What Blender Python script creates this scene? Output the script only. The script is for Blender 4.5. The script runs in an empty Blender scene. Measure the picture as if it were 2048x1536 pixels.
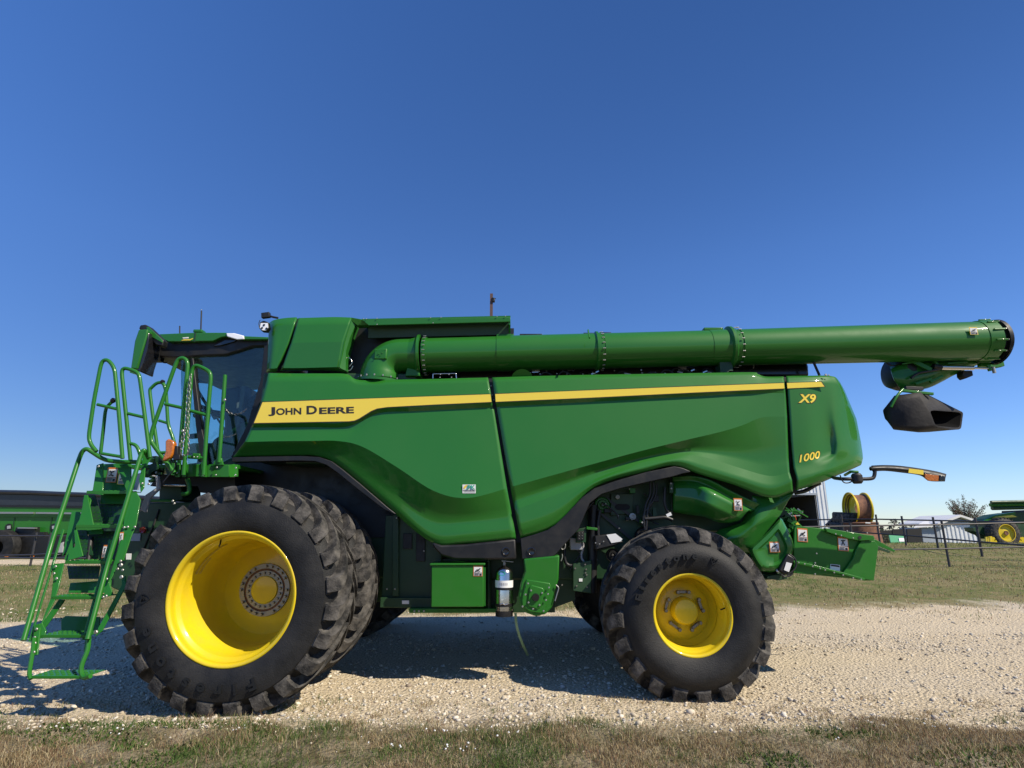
import bpy, bmesh, math, random
import numpy as np
from mathutils import Vector, Matrix
random.seed(7); rng = np.random.default_rng(11)
R = math.radians
scene = bpy.context.scene
col = scene.collection
# ------------------------------------------------------------------ camera
FPX = 1150.0; CAMH = 1.47; PITCH = R(14.25)
cp, sp = math.cos(PITCH), math.sin(PITCH)
cam = bpy.data.cameras.new('camera'); camo = bpy.data.objects.new('camera', cam); col.objects.link(camo)
cam.sensor_width = 36; cam.lens = 36*FPX/2048; cam.clip_start = 0.05; cam.clip_end = 5000
camo.location = (0, 0, CAMH); camo.rotation_euler = (R(90)+PITCH, 0, 0)
scene.camera = camo

def P(px, py, Y):
    """survey helper: the point of the place that was sighted in direction (px,py) at real depth Y"""
    u = (px-1024)/FPX; v = (768-py)/FPX
    t = Y/(cp - v*sp)
    return Vector((u*t, Y, CAMH + (sp+v*cp)*t))

# ------------------------------------------------------------------ materials
MATS = {}
def nodes(m):
    m.use_nodes = True
    return m.node_tree.nodes, m.node_tree.links
def mat(name, colr, rough=.5, metal=0., coat=0., coatr=.05, bump=0., bscale=50., var=0., vscale=8., var_col=None, spec=.5, emit=None, rvar=0.):
    m = bpy.data.materials.new(name); n, l = nodes(m); b = n['Principled BSDF']
    b.inputs['Base Color'].default_value = (*colr, 1); b.inputs['Roughness'].default_value = rough
    b.inputs['Metallic'].default_value = metal; b.inputs['Coat Weight'].default_value = coat
    b.inputs['Coat Roughness'].default_value = coatr; b.inputs['Specular IOR Level'].default_value = spec
    geo = n.new('ShaderNodeNewGeometry')
    if var > 0 or rvar > 0:
        t = n.new('ShaderNodeTexNoise'); t.inputs['Scale'].default_value = vscale; t.inputs['Detail'].default_value = 6
        t.inputs['Roughness'].default_value = .62
        l.new(geo.outputs['Position'], t.inputs['Vector'])
        r = n.new('ShaderNodeMapRange'); r.inputs['From Min'].default_value = .4; r.inputs['From Max'].default_value = .68
        l.new(t.outputs['Fac'], r.inputs['Value'])
        if var > 0:
            mx = n.new('ShaderNodeMix'); mx.data_type = 'RGBA'
            mx.inputs[6].default_value = (*colr, 1)
            vc = var_col or tuple(c*.6 for c in colr)
            mx.inputs[7].default_value = (*vc, 1)
            mm = n.new('ShaderNodeMath'); mm.operation = 'MULTIPLY'; mm.inputs[1].default_value = var
            l.new(r.outputs['Result'], mm.inputs[0]); l.new(mm.outputs[0], mx.inputs[0]); l.new(mx.outputs[2], b.inputs['Base Color'])
        if rvar > 0:
            mr = n.new('ShaderNodeMapRange'); mr.inputs['To Min'].default_value = rough; mr.inputs['To Max'].default_value = min(1, rough+rvar)
            l.new(r.outputs['Result'], mr.inputs['Value']); l.new(mr.outputs['Result'], b.inputs['Roughness'])
    if bump > 0:
        t = n.new('ShaderNodeTexNoise'); t.inputs['Scale'].default_value = bscale; t.inputs['Detail'].default_value = 4
        l.new(geo.outputs['Position'], t.inputs['Vector'])
        bp = n.new('ShaderNodeBump'); bp.inputs['Strength'].default_value = bump; bp.inputs['Distance'].default_value = .01
        l.new(t.outputs['Fac'], bp.inputs['Height']); l.new(bp.outputs['Normal'], b.inputs['Normal'])
    if emit:
        b.inputs['Emission Color'].default_value = (*emit[0], 1); b.inputs['Emission Strength'].default_value = emit[1]
    MATS[name] = m
    return m
GREEN = mat('green_paint', (.0165, .132, .0125), .5, coat=.62, coatr=.035, var=.25, vscale=2.2, var_col=(.022, .134, .018), bump=.006, bscale=7, rvar=.1, spec=.2)
GREEN2 = mat('green_powder_coat', (.0155, .140, .010), .42, coat=.25, coatr=.12, var=.3, vscale=6, var_col=(.024, .135, .02), rvar=.15, spec=.3)
GREENI = mat('shaded_green_paint', (.005, .040, .008), .5, coat=.2, coatr=.3, var=.6, vscale=5, var_col=(.016, .055, .02), rvar=.2)  # same green darkened: shade of the inner parts put into the colour
YEL = mat('yellow_paint', (.66, .49, .010), .4, spec=.3, coat=.5, coatr=.1, var=.4, vscale=7, var_col=(.50, .36, .03), rvar=.2)
DECALY = mat('yellow_decal', (.80, .60, .05), .35, coat=.4)
DECALK = mat('dark_brown_lettering', (.028, .02, .012), .4)
BLACK = mat('black_plastic', (.005, .005, .0055), .45, var=.5, vscale=9, var_col=(.015, .0145, .014), rvar=.2)
BLACKG = mat('black_gloss_plastic', (.010, .010, .012), .18, coat=.4)
RUBBER = mat('tyre_rubber', (.0065, .0066, .007), .6, var=.85, vscale=3, var_col=(.030, .029, .028), bump=.35, bscale=90, rvar=.15, spec=.35)
TREAD = mat('dusty_tread_rubber', (.018, .0175, .017), .8, var=.95, vscale=10, var_col=(.12, .11, .098), bump=.6, bscale=70, spec=.3)
BOOT_SHADE = mat('boot_inside_shade', (.0015, .0015, .002), .9, spec=.1)  # near-black so the boot opening stays in shade, painted into its colour
BOOTM = mat('rubber_boot', (.012, .011, .012), .7, var=.6, vscale=9, var_col=(.032, .029, .028), bump=.4, bscale=20, spec=.3)
STEEL = mat('bolt_steel', (.27, .25, .22), .45, metal=.9, var=.5, vscale=40, var_col=(.3, .28, .25))
CHROME = mat('polished_steel', (.66, .63, .58), .2, metal=1.)
SHINY = mat('zinc_hardware', (.36, .36, .34), .5, metal=.8)
WHITE = mat('white_label', (.72, .72, .70), .45)
LGREY = mat('grey_label', (.35, .35, .36), .5)
ORANGE = mat('orange_label', (.55, .17, .03), .45)
LABK = mat('black_print', (.015, .015, .017), .5)
LYEL = mat('yellow_label', (.75, .55, .05), .45)
AMBER = mat('amber_lens', (.48, .14, .005), .22, coat=.8, var=.8, vscale=55, var_col=(.32, .07, .0), bump=.5, bscale=60)
RED = mat('red_lens', (.4, .02, .01), .25, coat=.8)
TEAL = mat('teal_sticker', (.02, .32, .24), .4)
LAMPW = mat('white_lamp_lens', (.85, .86, .88), .12, coat=1.)
GRAVELM = mat('stone', (.44, .38, .29), .9, var=1., vscale=14, var_col=(.27, .23, .18), bump=.4, bscale=60, spec=.25)
RUST = mat('rusty_steel', (.12, .055, .035), .85, var=.9, vscale=6, var_col=(.22, .10, .05), bump=.4, bscale=30)
PIPE = mat('dark_pipe', (.045, .045, .05), .45, metal=.4, var=.5, vscale=4, var_col=(.09, .07, .06))
POLEM = mat('brown_steel_pole', (.10, .055, .045), .7, var=.5, vscale=9)
WALLW = mat('white_sheet_metal', (.70, .72, .74), .35, coat=.1, var=.35, vscale=1.2, var_col=(.5, .52, .53))
WALLG = mat('grey_door_paint', (.33, .37, .42), .5, var=.3, vscale=2)
ROOFM = mat('white_roof_metal', (.74, .73, .70), .4, var=.3, vscale=2)
DARKIN = mat('dark_interior', (.02, .02, .021), .9)
TARP = mat('black_tarp', (.016, .02, .028), .35, var=.5, vscale=3, var_col=(.03, .035, .045), bump=.4, bscale=3)
BARK = mat('bark', (.10, .075, .055), .9, var=.6, vscale=20)
CLOTH = mat('seat_fabric', (.03, .035, .04), .8)
HOSE = mat('hose_rubber', (.012, .012, .013), .45)
STRAP = mat('pale_green_strap', (.20, .33, .19), .5)

def glass_mat(name, tint, refl=1.0):
    m = bpy.data.materials.new(name); n, l = nodes(m); n.clear()
    o = n.new('ShaderNodeOutputMaterial'); tr = n.new('ShaderNodeBsdfTransparent'); gl = n.new('ShaderNodeBsdfGlossy')
    tr.inputs['Color'].default_value = (*tint, 1); gl.inputs['Roughness'].default_value = .02; gl.inputs['Color'].default_value = (refl, refl, refl, 1)
    fr = n.new('ShaderNodeLayerWeight'); pw = n.new('ShaderNodeMath'); pw.operation = 'POWER'; pw.inputs[1].default_value = 4; l.new(fr.outputs['Facing'], pw.inputs[0])
    fm = n.new('ShaderNodeMath'); fm.operation = 'MULTIPLY_ADD'; fm.inputs[1].default_value = .6; fm.inputs[2].default_value = .035; l.new(pw.outputs[0], fm.inputs[0])
    mx = n.new('ShaderNodeMixShader'); l.new(fm.outputs[0], mx.inputs[0]); l.new(tr.outputs[0], mx.inputs[1]); l.new(gl.outputs[0], mx.inputs[2])
    l.new(mx.outputs[0], o.inputs['Surface']); return m
GLASS = glass_mat('tinted_cab_glass', (.74, .90, .90))

def attr_mat(name, rough=.8, transl=0., spec=.3):
    m = bpy.data.materials.new(name); n, l = nodes(m); b = n['Principled BSDF']
    a = n.new('ShaderNodeAttribute'); a.attribute_name = 'Col'
    l.new(a.outputs['Color'], b.inputs['Base Color']); b.inputs['Roughness'].default_value = rough; b.inputs['Specular IOR Level'].default_value = spec
    if transl > 0:
        o = n['Material Output']; t = n.new('ShaderNodeBsdfTranslucent'); l.new(a.outputs['Color'], t.inputs['Color'])
        mx = n.new('ShaderNodeMixShader'); mx.inputs[0].default_value = transl
        l.new(b.outputs[0], mx.inputs[1]); l.new(t.outputs[0], mx.inputs[2]); l.new(mx.outputs[0], o.inputs['Surface'])
    return m
BLADE = attr_mat('grass_blade', .75, .3)
STONEC = attr_mat('stone_colours', .9)
LEAFM = attr_mat('leaf_colours', .7, .3)

# ------------------------------------------------------------------ object helpers
def tag(o, label=None, cat=None, group=None, kind=None):
    if label: o['label'] = label
    if cat: o['category'] = cat
    if group: o['group'] = group
    if kind: o['kind'] = kind
    return o
def thing(name, label, cat, loc, group=None):
    o = bpy.data.objects.new(name, None); col.objects.link(o); o.location = loc; o.empty_display_size = .3
    return tag(o, label, cat, group)
WORLD_M = {}
def put(name, me, m, parent=None, smooth=False, bevel=0., seg=2, solid=0., label=None, ang=40, loc=None):
    """link a mesh whose vertices are in world space as one object, parented without moving it"""
    o = bpy.data.objects.new(name, me); col.objects.link(o)
    for mm in (m if isinstance(m, (list, tuple)) else [m]): me.materials.append(mm)
    if smooth:
        for p in me.polygons: p.use_smooth = True
        if ang < 180: me.set_sharp_from_angle(angle=R(ang))
    o.parent = parent
    if parent is not None:
        o.matrix_parent_inverse = Matrix.Translation(-WLOC.get(parent.name, parent.location))
        if parent.type != 'EMPTY': o.matrix_parent_inverse = Matrix.Identity(4)
    if solid:
        s = o.modifiers.new('thickness', 'SOLIDIFY'); s.thickness = solid; s.offset = -1
    if bevel:
        b = o.modifiers.new('bevel', 'BEVEL'); b.width = bevel; b.segments = seg; b.limit_method = 'ANGLE'; b.angle_limit = R(30)
        b.harden_normals = False
        if not smooth:
            for p in me.polygons: p.use_smooth = True
            me.set_sharp_from_angle(angle=R(35))
    if label: o['label'] = label
    return o
WLOC = {}
class MB:
    """collects simple shapes into ONE mesh"""
    def __init__(s): s.v = []; s.f = []; s.mi = []
    def add(s, vs, fs, mi=0):
        b = len(s.v); s.v += [tuple(v) for v in vs]; s.f += [tuple(i+b for i in f) for f in fs]; s.mi += [mi]*len(fs); return s
    def box(s, c, sz, rot=None, mi=0):
        c = Vector(c); h = Vector(sz)/2
        vs = [Vector((x*h.x, y*h.y, z*h.z)) for x in (-1, 1) for y in (-1, 1) for z in (-1, 1)]
        if rot is not None: vs = [rot @ v for v in vs]
        return s.add([v+c for v in vs], [(0, 1, 3, 2), (4, 6, 7, 5), (0, 4, 5, 1), (2, 3, 7, 6), (0, 2, 6, 4), (1, 5, 7, 3)], mi)
    def slab(s, pts, d, mi=0):
        """closed prism: polygon pts (world) pushed by vector d"""
        n = len(pts); d = Vector(d); a = [Vector(p) for p in pts]; b = [p+d for p in a]
        fs = [tuple(range(n)), tuple(reversed(range(n, 2*n)))] + [(i, i+n, (i+1) % n+n, (i+1) % n) for i in range(n)]
        return s.add(a+b, fs, mi)
    def bar(s, a, b, w, t, up=(0, 0, 1), mi=0):
        a = Vector(a); b = Vector(b); d = (b-a); L = d.length; d.normalize(); up = Vector(up)
        x = d.cross(up).normalized(); u = x.cross(d).normalized()
        rot = Matrix((x, d, u)).transposed()
        return s.box((a+b)/2, (w, L, t), rot, mi)
    def tube(s, pts, r, seg=10, closed=False, caps=True, mi=0, radii=None):
        pts = [Vector(p) for p in pts]; n = len(pts); rings = []
        tang = []
        for i in range(n):
            if closed: t = pts[(i+1) % n]-pts[i-1]
            else: t = pts[min(i+1, n-1)]-pts[max(i-1, 0)]
            tang.append(t.normalized() if t.length > 1e-9 else Vector((0, 0, 1)))
        ref = Vector((0, 0, 1)) if abs(tang[0].z) < .9 else Vector((1, 0, 0))
        nn = tang[0].cross(ref).normalized(); vs = []
        for i in range(n):
            t = tang[i]; nn = (nn - t*nn.dot(t))
            nn = nn.normalized() if nn.length > 1e-6 else t.orthogonal().normalized()
            bn = t.cross(nn); rr = radii[i] if radii else r
            for k in range(seg):
                a = 2*math.pi*k/seg; vs.append(pts[i]+(nn*math.cos(a)+bn*math.sin(a))*rr)
        fs = []
        m = n if closed else n-1
        for i in range(m):
            j = (i+1) % n
            for k in range(seg):
                k2 = (k+1) % seg
                fs.append((i*seg+k, j*seg+k, j*seg+k2, i*seg+k2))
        if caps and not closed: fs += [tuple(range(seg)), tuple(reversed(range((n-1)*seg, n*seg)))]
        return s.add(vs, fs, mi)
    def lathe(s, prof, c, axis=(0, 1, 0), seg=64, mi=0, cap0=False, cap1=False, a0=0, a1=None):
        """prof: (along axis, radius)"""
        ax = Vector(axis).normalized(); c = Vector(c)
        u = ax.orthogonal().normalized() if abs(ax.y) < .99 else Vector((1, 0, 0)); w = ax.cross(u)
        vs = []; full = a1 is None; a1 = 2*math.pi if full else a1
        ns = seg if full else seg+1
        for (h, r) in prof:
            for k in range(ns):
                a = a0+(a1-a0)*k/seg; vs.append(c+ax*h+(u*math.cos(a)+w*math.sin(a))*r)
        fs = []
        for i in range(len(prof)-1):
            for k in range(seg):
                k2 = (k+1) % ns
                fs.append((i*ns+k, i*ns+k2, (i+1)*ns+k2, (i+1)*ns+k))
        if cap0: fs.append(tuple(reversed(range(ns))))
        if cap1: fs.append(tuple(range((len(prof)-1)*ns, len(prof)*ns)))
        return s.add(vs, fs, mi)
    def mesh(s, name='m', fix=True):
        me = bpy.data.meshes.new(name); me.from_pydata([tuple(v) for v in s.v], [], s.f)
        if any(s.mi): me.polygons.foreach_set('material_index', s.mi)
        if fix:
            bm = bmesh.new(); bm.from_mesh(me); bmesh.ops.recalc_face_normals(bm, faces=bm.faces); bm.to_mesh(me); bm.free()
        me.update(); return me
    def build(s, name, m, parent=None, fix=True, **k):
        return put(name, s.mesh(name, fix), m, parent, **k)

def PP(pts, Y=None):
    """pixel list -> world; each (px,py) or (px,py,Y)"""
    return [P(p[0], p[1], p[2] if len(p) > 2 else Y) for p in pts]
def rounded(pts, rad=.05, n=5):
    pts = [Vector(p) for p in pts]; out = [pts[0]]
    for i in range(1, len(pts)-1):
        a, b, c = pts[i-1], pts[i], pts[i+1]
        r1 = min(rad, (a-b).length*.48); r2 = min(rad, (c-b).length*.48)
        p0 = b+(a-b).normalized()*r1; p2 = b+(c-b).normalized()*r2
        for k in range(n+1):
            t = k/n; out.append(p0*(1-t)**2+b*2*t*(1-t)+p2*t*t)
    out.append(pts[-1]); return out
def pipe(name, pts, r, m, parent, Y=None, rad=.06, seg=10, label=None):
    return MB().tube(rounded(PP(pts, Y), rad), r, seg).build(name, m, parent, smooth=True, label=label)
def plate(name, pts, th, m, parent, Y=None, bevel=.004, label=None, d=None, **k):
    return MB().slab(PP(pts, Y), d or (0, th, 0)).build(name, m, parent, bevel=bevel, label=label, **k)
def crom(p, t):
    """catmull rom through list p, t in 0..len-1"""
    i = min(int(t), len(p)-2); f = t-i
    a, b, c, d = p[max(i-1, 0)], p[i], p[i+1], p[min(i+2, len(p)-1)]
    return .5*((2*b)+(c-a)*f+(2*a-5*b+4*c-d)*f*f+(3*b-a-3*c+d)*f**3)
def loft(name, lines, m, parent, sharp=(), sub=6, rows=3, solid=.02, lin=False, bevel=0, label=None):
    """skin a surface through pixel/depth lines that all have the same number of keys"""
    K = len(lines[0]); L = [[Vector(P(*q)) for q in ln] for ln in lines]
    assert all(len(x) == K for x in L), name
    ncol = (K-1)*sub+1; V = []; sharprow = set(); r = 0
    for i, ln in enumerate(L):
        cur = []
        for c in range(ncol):
            t = c/sub; cur.append(crom(ln, t) if not lin else (ln[min(int(t), K-2)].lerp(ln[min(int(t), K-2)+1], t-min(int(t), K-2))))
        if i > 0:
            prev = V[-1]
            for k in range(1, rows): V.append([prev[c].lerp(cur[c], k/rows) for c in range(ncol)])
        if i in sharp: sharprow.add(len(V))
        V.append(cur)
    vs = [v for row in V for v in row]; fs = []
    for a in range(len(V)-1):
        for c in range(ncol-1):
            fs.append((a*ncol+c, (a+1)*ncol+c, (a+1)*ncol+c+1, a*ncol+c+1))
    me = bpy.data.meshes.new(name); me.from_pydata([tuple(v) for v in vs], [], fs)
    for p in me.polygons: p.use_smooth = True
    for e in me.edges:
        a, b = e.vertices
        if a//ncol == b//ncol and a//ncol in sharprow: e.use_edge_sharp = True
    me.update()
    return put(name, me, m, parent, solid=solid, bevel=bevel, label=label)

def text_mesh(s, bold=0., shear=0., ext=.002, res=4):
    cu = bpy.data.curves.new('t', 'FONT'); cu.body = s; cu.size = 1; cu.offset = bold; cu.shear = shear; cu.extrude = ext; cu.resolution_u = res
    o = bpy.data.objects.new('t', cu); col.objects.link(o)
    dg = bpy.context.evaluated_depsgraph_get(); me = bpy.data.meshes.new_from_object(o.evaluated_get(dg))
    bpy.data.objects.remove(o); bpy.data.curves.remove(cu); return me
def text_quad(name, s, bl, br, hpx, Y, m, parent, bold=.02, shear=0., lift=.003, ext=.01):
    """text whose box is fitted from pixel bl to br with cap height hpx on the plane Y"""
    me = text_mesh(s, bold, shear, ext)
    xs = [v.co.x for v in me.vertices]; ys = [v.co.y for v in me.vertices]
    x0, x1, y0, y1 = min(xs), max(xs), 0 if min(ys) > -.05 else min(ys), max(ys)
    A = P(*bl, Y); U = P(*br, Y)-A; W = P(bl[0], bl[1]-hpx, Y)-A
    for v in me.vertices:
        a = (v.co.x-x0)/(x1-x0); b = (v.co.y-y0)/(y1-y0); z = v.co.z
        v.co = A+U*a+Vector((0, 0, W.z))*b+Vector((0, -z*.15-lift, 0))
    me.update(); return put(name, me, m, parent)
def bolt_mesh(r, h, hexa=True):
    b = MB(); b.lathe([(0, 0.001), (0, r), (-h*.75, r), (-h, r*.75), (-h, .001)], (0, 0, 0), seg=6 if hexa else 10)
    return b.mesh('bolt')
BOLTM = {}
def bolt(pos, r, parent, name='bolt', m=None, h=None, axis=None):
    m = m or SHINY; r = r*(1 if r > .0124 and name in ('wheel_bolt',) else .68); key = (round(r, 4), m.name, h)
    if key not in BOLTM:
        me = bolt_mesh(r, h or r*.9); me.materials.append(m); BOLTM[key] = me
    o = bpy.data.objects.new(name, BOLTM[key]); col.objects.link(o); o.parent = parent; o.location = pos
    if parent.type == 'EMPTY': o.matrix_parent_inverse = Matrix.Translation(-parent.location)
    if axis is not None: o.rotation_euler = Vector((0, 1, 0)).rotation_difference(Vector(axis)).to_euler()
    return o
def warn(pxc, pyc, w, h, Y, parent, kind=0, tilt=0., name='warning_label'):
    """safety sticker: coloured border, white picture field with a black figure, grey text field"""
    C = P(pxc, pyc, Y); sc = (P(pxc+1, pyc, Y)-C).length; szv = (P(pxc, pyc-1, Y)-C).z
    W = w*sc/2; H = h*szv/2; ca, sa = math.cos(tilt), math.sin(tilt); b = MB()
    def q(x0, y0, x1, y1, lv, mi):
        vs = []
        for (x, y) in ((x0, y0), (x1, y0), (x1, y1), (x0, y1)):
            X, Z = x*W, y*H; vs.append(C+Vector((X*ca-Z*sa, -.0015*lv-.002, X*sa+Z*ca)))
        b.add(vs, [(0, 1, 2, 3)], mi)
    def st(pts, wd, lv=4, mi=2):
        for (a, c) in zip(pts[:-1], pts[1:]):
            d = Vector((c[0]-a[0], c[1]-a[1])); n = Vector((-d.y, d.x)).normalized()*wd
            vs = []
            for (x, y) in ((a[0]-n.x, a[1]-n.y), (c[0]-n.x, c[1]-n.y), (c[0]+n.x, c[1]+n.y), (a[0]+n.x, a[1]+n.y)):
                X, Z = x*W, y*H; vs.append(C+Vector((X*ca-Z*sa, -.0015*lv-.002, X*sa+Z*ca)))
            b.add(vs, [(0, 1, 2, 3)], mi)
    q(-1, -1, 1, 1, 0, 0)
    q(-.86, -.28, .86, .78, 1, 1); q(-.86, -.9, .86, -.34, 1, 3)
    for k in range(3): q(-.7, -.5-.15*k, .25-.1*k, -.44-.15*k, 2, 2)
    q(.35, -.85, .75, -.5, 2, 2)
    if kind == 0: st([(-.45, .6), (-.15, .3), (.35, .5)], .07); st([(-.15, .3), (-.1, 0), (.4, -.12)], .08); st([(-.1, 0), (-.5, -.1)], .06)
    elif kind == 1: st([(0, .62), (-.05, .25), (.25, -.15)], .09); st([(-.4, .5), (-.02, .4), (.4, .55)], .06); st([(-.05, .25), (-.35, -.15)], .08)
    else: st([(-.6, -.1), (-.1, .1), (.5, .5)], .1); st([(-.1, .1), (.45, -.1)], .07); st([(-.4, .25), (.1, .3)], .05)
    return b.build(name, [ORANGE if kind != 3 else LYEL, WHITE, LABK, LGREY], parent, fix=False)
# ================================================================== THE COMBINE
YP = 6.075
combine = thing('combine_harvester', 'large green combine harvester with lettered yellow stripe and dual front wheels filling the foreground', 'combine harvester', (0, 7.6, 0))
C = combine
# ---------------------------------------------------------------- wheels
def tyre_mb(c, r, w, rr, nl, h, sweep, yaxis=1, bulge=.03):
    """carcass + lugs. c = centre at the outer (near) lip plane, yaxis=+1: tyre extends to +Y"""
    b = MB(); s = yaxis
    rc = r-h
    prof = [(.000, rr*.985), (-.012, rr*1.03), (-.03, rr*1.10), (-bulge-.012, rr+(rc-rr)*.40), (-bulge-.005, rr+(rc-rr)*.55), (-.018, rr+(rc-rr)*.72), (.008, rr+(rc-rr)*.77), (.022, rr+(rc-rr)*.80), (.05, rr+(rc-rr)*.88), (.10, rc-.018), (w*.32, rc+.004), (w*.5, rc+.008)]
    full = prof+[(w-y, q) for (y, q) in reversed(prof[:-1])]
    b.lathe([(s*y, q) for y, q in full], c, seg=96)
    C0 = Vector(c); pitch = 2*math.pi/nl; yw = lambda f: rr+(rc-rr)*f
    # path of a lug: (distance in from the lip plane, radius under it, outward y, outward r, height, half width, share of sweep)
    LUG = [(w*.5+.035, rc-.004, 0, 1, h*.98, .018, 0), (w*.5-.02, rc-.004, 0, 1, h, .026, .17), (w*.40, rc-.006, 0, 1, h, .029, .38), (w*.28, rc-.010, 0, 1, h, .036, .62), (w*.17, rc-.018, 0, 1, h+.004, .043, .80), (.05, rc-.036, -.05, 1, h+.010, .054, .93),
           (.026, rc-.046, -.22, .97, h+.004, .060, .98), (.020, rc-.060, -.62, .70, h*.78, .062, 1.0), (.020, rc-.085, -.95, .25, h*.62, .064, 1.0), (.018, yw(.83), -1, .05, h*.48, .070, 1.0), (.002, yw(.70), -1, 0, .003, .088, 1.0)]
    for side in (0, 1):
        for k in range(nl):
            a0 = k*pitch+(pitch/2 if side else 0); vs = []
            for (y0, rb, ny, nr, hh, wd, t) in LUG:
                ang = a0-sweep*t
                for (f, up) in ((-1.42, -.012), (-1.0, hh), (1.0, hh), (1.22, -.012)):
                    y = y0+ny*up; q = rb+nr*up; y = y if side == 0 else w-y
                    a = ang+f*wd/r; vs.append(C0+Vector((math.cos(a)*q, s*y, math.sin(a)*q)))
            fs = []; NS = len(LUG)
            for i in range(NS-1):
                for q in range(3): fs.append((i*4+q, i*4+q+1, (i+1)*4+q+1, (i+1)*4+q))
            fs += [(0, 1, 2, 3), ((NS-1)*4+3, (NS-1)*4+2, (NS-1)*4+1, (NS-1)*4)]
            b.add(vs, fs, 1)
    # band of the crown in dusty material too
    k = 0
    seg = 96; npf = len(full)-1
    for i in range(npf):
        for q in range(seg):
            if 9 <= i < npf-9: b.mi[k] = 1
            k += 1
    return b
def arc_text(s, c, rad, a_start, a_end, size, y, m, parent, name='tyre_lettering', yext=.006):
    """letters set clockwise (seen from the camera) round the side wall, tops outward"""
    big = MB(); n = len(s)
    for i, ch in enumerate(s):
        if ch == ' ': continue
        a = a_start+(a_end-a_start)*i/max(1, n-1)
        me = text_mesh(ch, .035, 0, .5, 3)
        xs = [v.co.x for v in me.vertices]; cx = (min(xs)+max(xs))/2
        rx = Vector((math.sin(a), 0, -math.cos(a))); up = Vector((math.cos(a), 0, math.sin(a)))
        o = Vector(c)+up*rad
        vs = [o+rx*((v.co.x-cx)*size*1.15)+up*((v.co.y-.35)*size)+Vector((0, y-(v.co.z)*yext*2, 0)) for v in me.vertices]
        big.add(vs, [tuple(p.vertices) for p in me.polygons])
        bpy.data.meshes.remove(me)
    return big.build(name, m, parent, fix=False)
def shield(c, rad, a, size, y, m, parent):
    rx = Vector((math.sin(a), 0, -math.cos(a))); up = Vector((math.cos(a), 0, math.sin(a))); o = Vector(c)+up*rad
    b = MB()
    pts = [(-.5, .55), (0, .4), (.5, .55), (.55, .1), (.3, -.35), (0, -.65), (-.3, -.35), (-.55, .1)]
    def ring(f, dy): return [o+rx*(x*size*f)+up*(z*size*f)+Vector((0, dy, 0)) for x, z in pts]
    A = ring(1, y+.004); B = ring(1, y-.005); D = ring(.78, y-.005); E = ring(.78, y+.004); n = 8
    fs = []
    for i in range(n):
        j = (i+1) % n; fs += [(i, j, n+j, n+i), (n+i, n+j, 2*n+j, 2*n+i), (2*n+i, 2*n+j, 3*n+j, 3*n+i)]
    b.add(A+B+D+E, fs)
    for (x0, z0, x1, z1) in ((-.2, -.3, -.08, .25), (-.2, .13, .25, .25), (-.2, -.08, .15, .02)):
        b.slab([o+rx*(x*size)+up*(z*size)+Vector((0, y-.005, 0)) for x, z in ((x0, z0), (x1, z0), (x1, z1), (x0, z1))], (0, .008, 0))
    return b.build('tyre_emblem', m, parent)
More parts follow.
